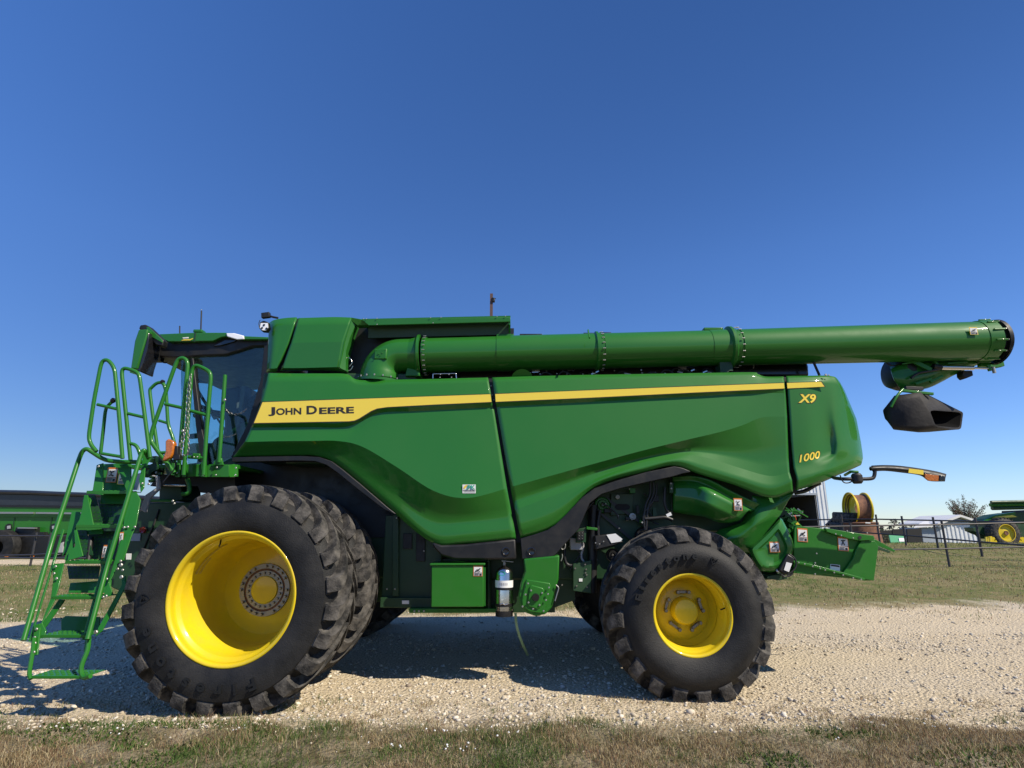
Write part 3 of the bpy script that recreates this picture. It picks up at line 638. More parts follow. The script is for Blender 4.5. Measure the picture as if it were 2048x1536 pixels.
for k in range(16):
    x = rb2.uniform(1128, 1330); y = rb2.uniform(985, 1120); pts = [(x, y)]
    for j in range(3): x += rb2.uniform(-16, 20); y += rb2.uniform(4, 26); pts.append((x, y))
    if pts[-1][0] < 1200 or pts[-1][1] < 1050: pipe('hydraulic_hose', pts, rb2.choice((.006, .009, .012)), HOSE if k % 4 else LGREY, C, Y=rb2.uniform(6.28, 6.36), rad=.06)
for k in range(10):
    x = rb2.uniform(1140, 1330); y = rb2.uniform(970, 1060); MB().box(P(x, y, 6.36), (rb2.uniform(.03, .09), .04, rb2.uniform(.02, .12))).build('frame_bracket', rb2.choice((GREENI, GREEN2, BLACK)), C, bevel=.004)
for k in range(12): bolt(P(rb2.uniform(1125, 1340), rb2.uniform(975, 1120), 6.34), .014, C, 'bolt', STEEL)
for (x, y) in ((700, 1160), (715, 1100), (735, 1130)): bolt(P(x, y, 6.7), .02, C, 'bolt', STEEL)
# axle beam
b = MB(); b.box((RX, 7.6, RZ+.05), (.28, 3.0, .24)); b.box((RX-.1, 7.6, RZ+.45), (.6, .9, .7)); b.build('rear_axle', GREENI, C, bevel=.02)
b = MB(); b.box((FX, 7.6, FZ+.05), (.35, 2.6, .32)); b.build('front_axle', GREENI, C, bevel=.02)
# ---------------------------------------------------------------- tail: fenders and chopper shields
Yr = 6.12
loft('rear_fender', [
    [(1345, 955, 6.3), (1385, 952, Yr+.1), (1420, 962, Yr), (1460, 982, Yr), (1500, 1000, Yr+.02), (1520, 1008, Yr+.05)],
    [(1345, 962, 6.32), (1385, 962, Yr+.12), (1418, 972, Yr+.06), (1458, 994, Yr+.05), (1488, 1010, Yr+.05), (1510, 1020, Yr+.08)],
    [(1345, 972, 6.3), (1388, 972, Yr+.06), (1416, 981, Yr-.05), (1450, 998, Yr-.06), (1480, 1013, Yr-.05), (1498, 1020, Yr)],
    [(1346, 995, 6.3), (1386, 1000, Yr+.05), (1414, 1010, Yr-.06), (1440, 1022, Yr-.06), (1466, 1034, Yr-.04), (1480, 1040, Yr+.03)],
    [(1346, 1024, 6.34), (1380, 1030, Yr+.18), (1408, 1034, Yr+.10), (1428, 1042, Yr+.08), (1448, 1046, Yr+.08), (1462, 1046, Yr+.1)],
], GREEN, C, sub=6, rows=4)
warn(1476, 1009, 17, 25, Yr-.065, C, 0, tilt=-.03)
loft('chopper_shield', [
    [(1505, 990, 6.22), (1530, 994, 6.2), (1560, 990, 6.2), (1590, 983, 6.22)],
    [(1500, 1015, 6.25), (1522, 1018, 6.16), (1550, 1010, 6.16), (1576, 1003, 6.2)],
    [(1482, 1045, 6.28), (1504, 1050, 6.14), (1530, 1040, 6.14), (1561, 1030, 6.2)],
    [(1440, 1058, 6.34), (1470, 1075, 6.18), (1500, 1070, 6.16), (1538, 1058, 6.2)],
    [(1428, 1068, 6.4), (1450, 1085, 6.25), (1490, 1094, 6.2), (1512, 1092, 6.22)],
    [(1432, 1078, 6.45), (1450, 1095, 6.3), (1485, 1106, 6.27), (1503, 1106, 6.25)],
], GREEN, C, sub=6, rows=4)
# teardrop shield with a dished centre
def dished(name, rings, m, parent):
    """rings of pixel/depth points, outermost first; last ring is filled"""
    b = MB(); n = len(rings[0]); S = 5; VV = []
    for rg in rings:
        L = [Vector(P(*q)) for q in rg]; out = []
        for i in range(n):
            a, bb, c, d = L[i-1], L[i], L[(i+1) % n], L[(i+2) % n]
            for k in range(S):
                f = k/S; cc = .5*((2*bb)+(c-a)*f+(2*a-5*bb+4*c-d)*f*f+(3*bb-a-3*c+d)*f**3)
                out.append(cc*.6+(bb.lerp(c, f))*.4)
        VV.append(out)
    N = n*S; fs = []
    for r in range(len(VV)-1):
        for i in range(N): fs.append((r*N+i, r*N+(i+1) % N, (r+1)*N+(i+1) % N, (r+1)*N+i))
    fs.append(tuple(range((len(VV)-1)*N, len(VV)*N)))
    b.add([v for r in VV for v in r], fs)
    return b.build(name, m, parent, smooth=True, ang=50)
o = [(1561, 1036), (1574, 1056), (1585, 1080), (1588, 1096), (1580, 1116), (1566, 1136), (1545, 1145), (1522, 1142), (1507, 1122), (1498, 1099), (1515, 1082), (1538, 1060)]
cx, cy = 1548, 1098
sc = lambda k, dy=0: [((x-cx)*k+cx, (y-cy)*k+cy+dy) for x, y in o]
ds = dished('gearbox_shield', [[(x, y, 6.26) for x, y in sc(1.0)], [(x, y, 6.14) for x, y in sc(.97)], [(x, y, 6.10) for x, y in sc(.86)], [(x, y, 6.095) for x, y in sc(.68, 2)], [(x, y, 6.125) for x, y in sc(.56, 1)], [(x, y, 6.12) for x, y in sc(.3)]], GREEN, C)
warn(1549, 1094, 20, 21, 6.11, ds, 2)
b = MB(); b.slab(PP([(1500, 1104), (1508, 1126), (1524, 1146), (1548, 1149), (1568, 1140), (1576, 1126), (1580, 1140), (1565, 1158), (1530, 1160), (1505, 1148), (1495, 1125)], 6.28), (0, .4, 0)); b.build('gearbox_housing', GREENI, C, bevel=.01)
ac = MB().bar(P(1562, 1145, 6.1), P(1580, 1112, 6.1), .085, .07, up=(0, 1, 0)).build('actuator', BLACK, C, bevel=.012)
MB().bar(P(1554, 1144, 6.12), P(1572, 1110, 6.12), .03, .03, up=(0, 1, 0)).build('actuator_cylinder', WALLW, ac, bevel=.01)
plate('actuator_label', [(1573, 1124), (1584, 1127), (1578, 1144), (1568, 1140)], .004, WHITE, ac, Y=6.055, bevel=0)
pipe('cable', [(1578, 1108), (1590, 1116), (1594, 1130), (1586, 1142), (1574, 1150)], .008, HOSE, C, Y=6.08)
pipe('cable', [(1562, 1148), (1568, 1154), (1580, 1152), (1586, 1146)], .008, HOSE, C, Y=6.08)
b = MB(); b.slab(PP([(1536, 1152), (1560, 1148), (1574, 1153), (1575, 1158), (1558, 1161), (1534, 1157)], 6.15), (0, .1, 0)); b.build('hitch_bracket', GREENI, C, bevel=.004)
# straw chute
YC = 6.22
ch = plate('straw_chute', [(1589, 1051), (1656, 1058), (1750, 1074), (1749, 1081), (1756, 1093), (1747, 1161), (1729, 1161.5), (1690, 1154), (1650, 1148), (1630, 1150), (1587, 1146)], .03, GREEN2, C, Y=YC, bevel=.006)
plate('side_flange', [(1650, 1056), (1748, 1071.5), (1748, 1080), (1722, 1081.5), (1700, 1078), (1654, 1064)], .04, GREEN2, ch, Y=YC-.05, bevel=.005)
plate('chute_wing', [(1722, 1082), (1750, 1082), (1757, 1093), (1748, 1161.5), (1683, 1150), (1706, 1118), (1712, 1100)], .02, GREEN2, ch, Y=YC-.03, bevel=.004)
ribbon('chute_seam', [(1587, 1121), (1630, 1130), (1690, 1146), (1730, 1157)], [(1587, 1125), (1630, 1134), (1690, 1150), (1730, 1161)], GREEN2, ch, th=.03, Yv=YC-.04, bevel=.003)
for x, y in ((1597, 1125), (1609, 1128), (1625, 1133), (1640, 1137), (1650, 1140), (1668, 1145), (1686, 1150), (1706, 1156), (1722, 1159), (1633, 1107), (1630, 1126), (1630, 1148), (1694, 1062), (1734, 1066), (1671, 1068), (1682, 1071), (1706, 1076)):
    bolt(P(x, y, YC-.045), .012, ch, 'chute_bolt')
MB().lathe([(0, .001), (0, .018)], P(1720, 1075, YC-.055), seg=14).build('flange_hole', DARKIN, ch)
warn(1605, 1070, 20, 27, YC-.004, ch, 2, tilt=-.08); warn(1686, 1088, 21, 28, YC-.004, ch, 1, tilt=-.06)
plate('chute_label', [(1661, 1128), (1680, 1130), (1680, 1142), (1660, 1139)], .003, WHITE, ch, Y=YC-.004, bevel=0)
plate('chute_label_band', [(1662, 1129), (1679, 1131), (1679, 1134.5), (1661.8, 1132)], .002, LABK, ch, Y=YC-.006, bevel=0)
b = MB(); f = PP([(1600, 1060), (1656, 1060), (1748, 1078), (1756, 1095)], YC+.03); 
b.slab([f[0], f[1], f[2], f[2]-Vector((0, 0, .03)), f[1]-Vector((0, 0, .03)), f[0]-Vector((0, 0, .03))], (0, 2.4, 0)); b.build('chute_roof', GREEN2, ch)
b = MB(); b.slab([P(1587, 1140, YC+.03), P(1630, 1146, YC+.03), P(1745, 1158, YC+.03), P(1745, 1161, YC+.03), P(1630, 1150, YC+.03), P(1587, 1145, YC+.03)], (0, 2.4, 0)); b.build('chute_floor', GREEN2, ch)
b = MB(); b.slab([v+Vector((0, 2.42, 0)) for v in PP([(1589, 1051), (1656, 1058), (1750, 1074), (1756, 1093), (1747, 1161), (1650, 1148), (1587, 1146)], YC)], (0, .03, 0)); b.build('far_side_plate', GREEN2, ch)
plate('deflector_fin', [(1736, 1077), (1752, 1079), (1791, 1101), (1788, 1104), (1746, 1088), (1736, 1083)], .02, GREEN2, ch, Y=6.9, bevel=.003)
plate('deflector_fin', [(1752, 1090), (1760, 1094), (1782, 1103), (1778, 1106), (1752, 1097)], .02, GREENI, ch, Y=7.2, bevel=.003)
b = MB(); b.slab(PP([(1560, 1010), (1600, 1048), (1592, 1060), (1588, 1150), (1560, 1150), (1520, 1100)], 6.6), (0, 2, 0)); b.build('rear_inner_body', GREENI, C, bevel=.01)
# clutter above the chute
rngl = random.Random(3)
b = MB()
for k in range(26):
    x = rngl.uniform(1564, 1590); y = rngl.uniform(1035, 1085); b.box(P(x, y, rngl.uniform(6.45, 6.55)), (rngl.uniform(.02, .09), .05, rngl.uniform(.02, .07)), Matrix.Rotation(rngl.uniform(-.6, .6), 3, 'Y'))
b.build('rear_linkage', GREEN2, C)
plate('hazard_marker', [(1589, 1043), (1594, 1042), (1600, 1050), (1592, 1050)], .03, LYEL, C, Y=6.5)
# ---------------------------------------------------------------- rear light arm
Ya = 5.75
ar = pipe('light_arm', [(1660, 950, 6.3), (1668, 956, 6.1), (1685, 958, Ya), (1740, 958, Ya), (1749, 955, Ya), (1750, 935, Ya)], .018, BLACK, C, rad=.06)
arm = loft('light_arm_blade', [
    [(1743, 931, Ya), (1770, 930, Ya), (1800, 931.5, Ya), (1835, 936, Ya), (1870, 942, Ya), (1893, 948, Ya)],
    [(1744, 937, Ya-.03), (1770, 937, Ya-.03), (1802, 939, Ya-.03), (1838, 944.5, Ya-.03), (1870, 952, Ya-.03), (1891, 956, Ya-.03)],
    [(1745, 943, Ya), (1770, 942, Ya), (1800, 945, Ya), (1840, 951, Ya), (1858, 962, Ya), (1890, 963, Ya)]], BLACK, ar, sub=5, rows=2, solid=.05)
plate('reflector', [(1818, 937), (1847, 940.5), (1847, 949.5), (1817, 945.5)], .004, DECALY, ar, Y=Ya-.036, bevel=0)
plate('amber_lamp', [(1850, 947.5), (1878, 951), (1877, 962.5), (1858, 961.5), (1850, 955)], .02, AMBER, ar, Y=Ya-.036, bevel=.003)
plate('end_lamp', [(1880, 950), (1890, 953), (1889, 962), (1879, 961)], .02, BLACKG, ar, Y=Ya-.04, bevel=.003)
MB().lathe([(-.05, .001), (-.05, .035), (-.03, .05), (.03, .05), (.05, .035), (.05, .001)], P(1714, 957, Ya), (0, 0, 1), 20).build('arm_pivot', BLACK, ar, smooth=True, ang=30)
pipe('pivot_bracket', [(1690, 950, 6.1), (1702, 943, Ya), (1716, 944, Ya)], .014, GREEN2, C, rad=.03)
pipe('cable', [(1680, 950), (1686, 966), (1700, 966), (1708, 958)], .006, HOSE, C, Y=Ya)
pipe('cable_loom', [(1590, 986), (1612, 982), (1630, 970), (1640, 966)], .022, HOSE, C, Y=6.4)
# ---------------------------------------------------------------- grain tank corner and canopy
YT = 6.2
loft('tank_corner_panel', [
    [(538, 646, YT+.1), (548, 640, YT+.02), (570, 636, YT), (593, 634.5, YT)],
    [(536, 690, YT+.04), (546, 688, YT-.02), (562, 687, YT-.02), (576, 686, YT-.02)],
    [(534, 738, YT+.02), (540, 737, YT-.02), (548, 737, YT-.03), (554, 736, YT-.03)],
    [(532, 745, YT+.06), (538, 745, YT+.04), (546, 745, YT+.03), (554, 744, YT+.03)]], GREEN, C, sharp=(2,), solid=.04)
tp = loft('tank_side_panel', [
    [(597, 636, YT), (630, 635, YT), (670, 634, YT), (703, 635, YT)],
    [(582, 686, YT-.035), (620, 685, YT-.035), (652, 684, YT-.035), (686, 684, YT-.035)],
    [(564, 736, YT-.02), (600, 736, YT-.02), (640, 735, YT-.02), (677, 734, YT-.02)],
    [(561, 742, YT+.06), (600, 742, YT+.06), (650, 742, YT+.06), (690, 745, YT+.05)]], GREEN, C, sharp=(1, 2), solid=.04)
plate('tank_gap_post', [(590, 637), (600, 637), (584, 690), (566, 742), (552, 742), (572, 690)], .05, DARKIN, C, Y=YT+.08, bevel=0)
b = MB()
def quad(b, pts): b.add([P(*q) for q in pts], [tuple(range(len(pts)))])
quad(b, [(703, 635, YT), (723, 639, YT+.30), (706, 684, YT+.30), (686, 684, YT-.035)]); quad(b, [(686, 684, YT-.035), (706, 684, YT+.30), (692, 745, YT+.25), (690, 744.5, YT+.05), (677, 734, YT-.02)])
b.build('tank_bevel', GREEN, tp, fix=True, solid=.01)
ribbon('tank_arch_frame', [(702, 634.5, YT-.003), (722, 638, YT), (737, 641, YT+.02)], [(700, 640, YT), (714, 651, YT+.02), (737, 650, YT+.04)], GREEN, tp, th=.1, bevel=.006)
ribbon('tank_arch_frame', [(711, 650, YT+.03), (700, 676, YT+.03), (692, 702, YT+.03), (692, 742, YT+.03)], [(703, 640, YT+.003), (692, 664, YT-.01), (678, 706, YT-.01), (678, 736, YT-.01)], GREEN, tp, th=.1, bevel=.004)
b = MB(); b.slab([P(723, 639, YT), P(1021, 634, YT), P(1021, 643.5, YT), P(737, 651, YT)], (0, .02, 0))
cn = b.build('canopy', GREEN, C, bevel=.006)
for x, y in ((727, 638), (733, 638), (754, 637), (861, 635.5), (882, 635), (994, 633), (1011, 632.5), (754, 649), (866, 646)): bolt(P(x, y, YT-.01), .010, cn, 'canopy_bolt')
a = PP([(723, 641), (1021, 634.5)], YT+.02)
b = MB(); b.slab([a[0], a[1], a[1]+Vector((0, .9, .0)), a[0]+Vector((0, .9, .0))], (0, 0, .02)); b.build('canopy_top', GREEN, cn)
a = PP([(737, 652), (1021, 645)], YT+.12)
b = MB(); b.slab([a[0], a[1], a[1]+Vector((0, .02, -.14)), a[0]+Vector((0, .02, -.14))], (0, .03, 0)); b.build('canopy_inner_sheet', GREENI, cn)
b = MB(); e = P(1021, 640, YT); b.slab([e+Vector((0, .02, 0)), e+Vector((0, .9, 0)), e+Vector((0, .9, -.3)), e+Vector((0, .25, -.17)), e+Vector((0, .02, -.05))], (-.02, 0, 0)); b.build('canopy_end', GREEN, cn)
b = MB(); b.box((-.75, 7.2, 3.45), (1.55, .06, 1.2)); b.box((-1.72, 7.7, 3.35), (1.35, 2.4, 1.1)); b.build('tank_wall', BLACK, C)
# work lamp on the tank corner
lp = MB().bar(P(540, 630, 6.15), P(524, 632, 6.15), .05, .06).build('work_lamp_bracket', BLACK, C, bevel=.004)
pipe('lamp_bracket_arm', [(534, 630), (545, 634), (556, 636)], .012, BLACK, lp, Y=6.15)
lb = MB().slab(PP([(520, 644), (527, 641), (536, 644), (538, 655), (533, 663), (523, 662), (518, 655)], 6.15), (0, .06, 0)).build('work_lamp', BLACK, lp, bevel=.006)
plate('work_lamp_lens', [(521.5, 646), (535, 646), (536.5, 655), (531.5, 661), (523.5, 660), (520, 655)], .005, LAMPW, lp, Y=6.143, bevel=0)
for x, y in ((528, 650), (524, 656), (533, 657)): MB().lathe([(0, .001), (-.001, .013)], P(x, y, 6.139), seg=12).build('lamp_led', BLACKG, lp)
pipe('lamp_cable', [(520, 640), (517, 648), (520, 658)], .004, HOSE, lp, Y=6.14)
# ---------------------------------------------------------------- unloading auger
def tubeY(x): return 6.36+(x-850)/(1970-850)*(-.04)
def ctr(x): return 711.5-(x-850)*(711.5-681.5)/(1960-850)*.985
A0 = P(846, ctr(846), tubeY(846)); A1 = P(1972, ctr(1972), tubeY(1972)); ax = (A1-A0).normalized()
def at(x):
    # point on the tube axis whose pixel x is x
    lo, hi = -.05, 1.05
    for _ in range(40):
        m = (lo+hi)/2; q = A0.lerp(A1, m); d = q.y*cp+(q.z-CAMH)*sp; xx = 1024+q.x/d*FPX
        lo, hi = (m, hi) if xx < x else (lo, m)
    return A0.lerp(A1, m)
RT = .202
b = MB(); b.lathe([(0, RT), ((at(1500)-A0).length, RT)], A0, ax, 64); aug = b.build('unloading_auger', GREEN, C, smooth=True)
L = lambda x: (at(x)-A0).length
def ring(x, prof, name, m=GREEN): return MB().lathe([(h, r) for h, r in prof], at(x), ax, 64).build(name, m, aug, smooth=True, ang=30)
ring(994, [(0, RT), (0, RT+.006), (L(1190)-L(994), RT+.006), (L(1190)-L(994), RT)], 'auger_tube')
ring(1206, [(0, RT), (0, RT+.005), (L(1417)-L(1206), RT+.005)], 'auger_tube')
ring(1417, [(0, RT), (0, RT+.009), (L(1462)-L(1417), RT+.009)], 'auger_collar')
ring(1476, [(0, RT-.002), (0, RT+.008), (L(1968)-L(1476), RT+.024), (L(1968)-L(1476), RT-.01)], 'auger_tube')
RE = RT+.018
ring(838, [(-.13, RT-.01), (-.02, RT+.015), (0, RT+.045), (.03, RT+.045), (.03, RT+.01)], 'auger_flange')
ring(847, [(0, RT+.012), (.055, RT+.012), (.055, RT+.002)], 'auger_flange')
ring(1193, [(-.03, RT), (-.012, RT+.028), (.012, RT+.028), (.012, RT+.012), (.05, RT+.012), (.05, RT)], 'auger_flange')
ring(1455, [(-.02, RT), (0, RT+.045), (.03, RT+.045), (.045, RT+.03), (.045, RT+.012), (.085, RT+.012), (.085, RT)], 'hinge_flange')
u = ax.orthogonal().normalized(); w = ax.cross(u)
for (x, rr_, n, off) in ((846, RT+.028, 24, .02), (1197, RT+.018, 20, .02), (1465, RT+.03, 20, .03)):
    c = at(x)
    for k in range(n):
        a = 2*math.pi*k/n; q = c+(u*math.cos(a)+w*math.sin(a))*rr_+ax*off
        if q.y > c.y+.12: continue
        bolt(q, .009, aug, 'flange_bolt', SHINY, .03, axis=-ax)
def boxat(x, dz, dy, sz, name, m=GREEN2, par=None):
    c = at(x)+Vector((0, dy, dz)); ang = math.atan2(ax.y, ax.x); return MB().box(c, sz, Matrix.Rotation(ang, 3, 'Z')).build(name, m, par or aug, bevel=.004)
boxat(1010, RT+.012, .02, (.20, .10, .03), 'auger_cradle_pad'); boxat(1062, RT+.004, 0, (.26, .08, .03), 'auger_top_plate', BLACK)
boxat(1428, RT+.018, 0, (.22, .1, .03), 'hinge_plate'); boxat(1440, -RT-.05, .0, (.10, .16, .13), 'hinge_link', GREENI); boxat(1452, -RT-.03, -.05, (.05, .06, .14), 'hinge_link', GREENI)
boxat(1180, RT+.012, 0, (.14, .03, .02), 'auger_lug', BLACK); boxat(1215, RT+.012, 0, (.10, .03, .02), 'auger_lug', BLACK)
MB().bar(P(1176, 660, 5.98), P(1179, 676, 5.9), .012, .02).build('auger_lug', GREEN2, aug)
warn(1947, 662, 16, 15, tubeY(1947)-RT-.036, aug, 3)
# elbow
El = P(757, 752, 6.27)
Pv = P(801, 748, 6.36); Pv = Vector((Pv.x, at(838).y, at(820).z-RT-.03)); UPv = Vector((0, 0, 1)); lat = ax.cross(UPv).normalized(); rb_ = RT+.03
eb = MB(); vs = []; NR = 40; rows_ = []
e1 = at(842); vs += [e1+(UPv*math.cos(2*math.pi*k/NR)+lat*math.sin(2*math.pi*k/NR))*(RT-.002) for k in range(NR)]
for i in range(13):
    ph = R(90)*i/12; e = (-ax*math.sin(ph)+UPv*math.cos(ph)).normalized(); c = Pv+e*rb_; rr2 = RT-.004+.03*(i/12)**2
    vs += [c+(e*math.cos(2*math.pi*k/NR)+lat*math.sin(2*math.pi*k/NR))*rr2 for k in range(NR)]
vs += [c+Vector((0, 0, -.06))+(e*math.cos(2*math.pi*k/NR)+lat*math.sin(2*math.pi*k/NR))*rr2 for k in range(NR)]
El = Vector((c.x, c.y, P(757, 748, 6.1).z-.06))
eb.add(vs, [(i*NR+k, i*NR+(k+1) % NR, (i+1)*NR+(k+1) % NR, (i+1)*NR+k) for i in range(14) for k in range(NR)])
eb = eb.build('auger_elbow', GREEN, C, smooth=True)
MB().lathe([(.05, RT+.02), (.05, RT+.06), (.02, RT+.06), (.02, RT)], El+Vector((0, 0, .0)), (.06, -.05, 1), 48).build('elbow_flange', GREEN, eb, smooth=True, ang=30)
for k in range(9):
    a = R(180+k*22); bolt(El+Vector((math.cos(a)*(RT+.04), math.sin(a)*(RT+.04), .05-.01*math.cos(a))), .012, eb, 'elbow_bolt', SHINY, .02, axis=(0, 0, -1))
pc = P(762, 709, 6.36-RT+.01); rp_ = Matrix.Rotation(R(0), 3, 'Z')
ep = MB().box(pc, (.145, .05, .125), Matrix.Rotation(R(-6), 3, 'Z')).build('elbow_cover_plate', GREEN2, eb, bevel=.012); ep = eb
for dx, dz in ((-.055, .045), (.055, .045), (-.055, -.045), (.055, -.045), (-.02, .0), (.02, .01), (.0, -.02)):
    bolt(pc+Vector((dx, -.027, dz)), .011, ep, 'cover_bolt', GREEN2)
b = MB(); b.lathe([(-.15, .1), (0, .1), (.05, .08), (.075, .04), (.08, .001)], P(785, 666, 6.6), (0, 0, 1), 24); b.build('tank_dome', BLACK, C, smooth=True, ang=30)
pipe('tank_hose', [(806, 663), (824, 664), (836, 670)], .008, LGREY, C, Y=6.5)
b = MB(); b.slab(PP([(814, 735), (838, 740), (840, 752), (810, 752)], 6.25), (0, .2, 0)); b.build('elbow_support', GREEN2, C, bevel=.008)
# engine deck clutter between tube and panels
b = MB(); b.box((P(1215, 745, 6.9).x, 7.25, P(1250, 730, 6.55).z-.3), (3.6, 1.4, .6)); b.build('engine_deck', BLACK, C)
rl = random.Random(5)
for k in range(46):
    x = rl.uniform(1060, 1420); y = rl.uniform(739, 749); Yk = rl.uniform(6.35, 6.5)
    if k % 3 == 0: bolt(P(x, y, Yk), rl.uniform(.008, .018), C, 'engine_fitting', SHINY)
    elif k % 3 == 1: MB().bar(P(x, y, Yk), P(x+rl.uniform(5, 16), y+rl.uniform(-4, 4), Yk), .012, .012).build('engine_pipe', LGREY if k % 2 else CHROME, C)
    else: pipe('engine_hose', [(x, y+3), (x+6, y-4), (x+16, y-3), (x+24, y+3)], .010, HOSE, C, Y=Yk)
plate('engine_label', [(1356, 731), (1373, 731), (1373, 741), (1356, 741)], .01, LGREY, C, Y=6.45)
pipe('grab_frame', [(866, 757), (866, 748), (912, 747), (913, 757)], .006, CHROME, C, Y=6.25, rad=.01)
for x, y in ((881, 749), (898, 749), (880, 755), (903, 755)): bolt(P(x, y, 6.24), .011, C, 'bolt')
pipe('wire_tangle', [(697, 715), (702, 718), (705, 726), (699, 733)], .005, CHROME, C, Y=6.3, rad=.02)
pipe('wire_tangle', [(695, 742), (702, 740), (706, 732)], .005, CHROME, C, Y=6.3, rad=.02)
b = MB(); b.slab(PP([(1460, 728), (1482, 722), (1530, 722), (1612, 722), (1618, 730), (1619, 753), (1460, 753)], 6.5), (0, 1.6, 0)); ai = b.build('air_intake', BLACKG, C, bevel=.03)
pipe('intake_hook', [(1503, 727), (1508, 733), (1506, 737)], .008, SHINY, ai, Y=6.48, rad=.02)
pipe('stay_rod', [(1627, 724), (1639, 751)], .014, BLACK, C, Y=6.3)
bolt(P(1651, 750, 6.1), .02, C); bolt(P(1657, 750.5, 6.1), .014, C)
MB().lathe([(0, .001), (0, .10), (-.03, .12), (-.03, .001)], P(1044, 754, 6.2)+Vector((0, 0, -.02)), (0, 1, .6), 30).build('tank_cap', GREEN2, C, smooth=True, ang=30)
# auger end: ring, cap, latches, spout, boot
e0 = at(1968)
ring(1950, [(0, RE+.004), (0, RE+.012), (.05, RE+.016), (.15, RE+.02), (.15, RE-.02)], 'end_collar')
MB().lathe([(.01, RE-.03), (.006, RE+.018), (.045, RE+.022), (.052, RE+.01), (.04, RE-.05)], at(1985), ax, 64).build('end_band', BLACK, aug, smooth=True, ang=30)
MB().lathe([(-.2, RE-.035), (.06, RE-.035), (.06, RE-.06), (-.15, RE-.06), (-.15, .001)], at(1985), ax, 64).build('end_opening', DARKIN, aug, smooth=True, ang=30)
capc = at(1993)+Vector((.0, 0, -.075)); MB().lathe([(0, .001), (0, RE-.02), (.012, RE-.008), (.02, RE-.02), (.02, .001)], capc, (ax+Vector((.0, 0, -.25))).normalized(), 56).build('end_cap', BLACKG, aug, smooth=True, ang=30)
for k in range(12):
    a = 2*math.pi*k/12; d = (u*math.cos(a)+w*math.sin(a))
    if d.y > .5: continue
    q = at(1958)+d*(RE+.018); MB().bar(q, q+ax*.13, .02, .025, up=tuple(d)).build('end_latch', GREEN2, aug, bevel=.004)
    bolt(q+ax*.13+d*.01, .010, aug, 'latch_bolt', SHINY, axis=-d)
_P0 = P
def P(px, py, Y): return _P0(px, py, Y+.93)
# discharge housing hung under the tube end (axis sloping down to the left)
S0 = P(1925, 735, 5.72); S1 = P(1793, 748, 5.6)
hs = loft('spout_housing', [
    [(1779, 733, 5.62), (1800, 716, 5.62), (1850, 714, 5.62), (1900, 716, 5.62), (1968, 716, 5.62), (1990, 722, 5.62)],
    [(1782, 740, 5.48), (1806, 731, 5.47), (1850, 726, 5.48), (1905, 724, 5.50), (1960, 722, 5.54), (1975, 724, 5.6)],
    [(1790, 760, 5.46), (1812, 760, 5.46), (1855, 752, 5.47), (1895, 742, 5.50), (1930, 734, 5.54), (1960, 728, 5.6)],
    [(1800, 778, 5.52), (1830, 780, 5.50), (1860, 774, 5.52), (1885, 762, 5.54), (1905, 752, 5.58), (1940, 736, 5.62)],
    [(1806, 780, 5.9), (1830, 782, 5.9), (1858, 776, 5.9), (1884, 764, 5.9), (1905, 752, 5.9), (1940, 735, 5.9)]], GREEN, aug, sub=5, rows=3, solid=.02)
b = MB(); b.lathe([(-.02, .215), (.02, .215), (.11, .20), (.15, .15), (.155, .001)], P(1803, 746, 5.68), (-1, -.1, .12), 40); b.build('spout_end_cap', BLACK, aug, smooth=True, ang=40)
for a in range(0, 360, 40): bolt(P(1803, 746, 5.68)+Vector((-.0, math.cos(R(a))*.2, math.sin(R(a))*.2)), .012, aug, 'spout_bolt', SHINY)
MB().bar(P(1815, 717, 5.45), P(1862, 740, 5.42), .03, .05).build('spout_brace', GREEN2, aug, bevel=.004)
cy = MB().tube([P(1881, 735, 5.42), P(1946, 736, 5.42)], .027, 20).build('hydraulic_cylinder', CHROME, C, smooth=True, ang=40)
MB().tube([P(1946, 736, 5.42), P(1978, 737, 5.42)], .012, 14).build('cylinder_rod', CHROME, cy, smooth=True)
MB().tube([P(1866, 733, 5.42), P(1882, 735, 5.42)], .032, 16).build('cylinder_end', BLACK, cy, smooth=True, ang=40)
MB().tube([P(1976, 730, 5.42), P(1980, 742, 5.42)], .02, 12).build('rod_pin', GREEN2, cy, smooth=True, ang=40)
MB().tube([P(1986, 734, 5.45), P(1989, 746, 5.45)], .018, 12).build('rod_pin', SHINY, cy, smooth=True, ang=40)
plate('end_bracket', [(1962, 724), (2008, 723), (2010, 732), (1995, 735), (1962, 732)], .06, GREEN2, aug, Y=5.5, bevel=.006)
plate('spout_camera', [(1925, 741), (1945, 741), (1947, 751), (1932, 757), (1926, 751)], .10, BLACK, aug, Y=5.5, bevel=.008)
pipe('spout_cable', [(1769, 719), (1774, 727), (1784, 732), (1805, 728), (1820, 722)], .007, HOSE, aug, Y=5.5)
pipe('spout_hose', [(1822, 756), (1835, 746), (1860, 742), (1880, 738)], .014, HOSE, aug, Y=5.42)
for (x0, y0, x1, y1, q) in ((1805, 728, 1840, 722, .02), (1830, 768, 1862, 758, .03), (1860, 764, 1885, 752, .03), (1895, 727, 1935, 724, .02), (1810, 776, 1845, 778, .04), (1868, 722, 1878, 734, .03)):
    MB().bar(P(x0, y0, 5.44), P(x1, y1, 5.44), q, q).build('spout_rib', GREEN2 if q < .035 else BLACK, aug, bevel=.004)
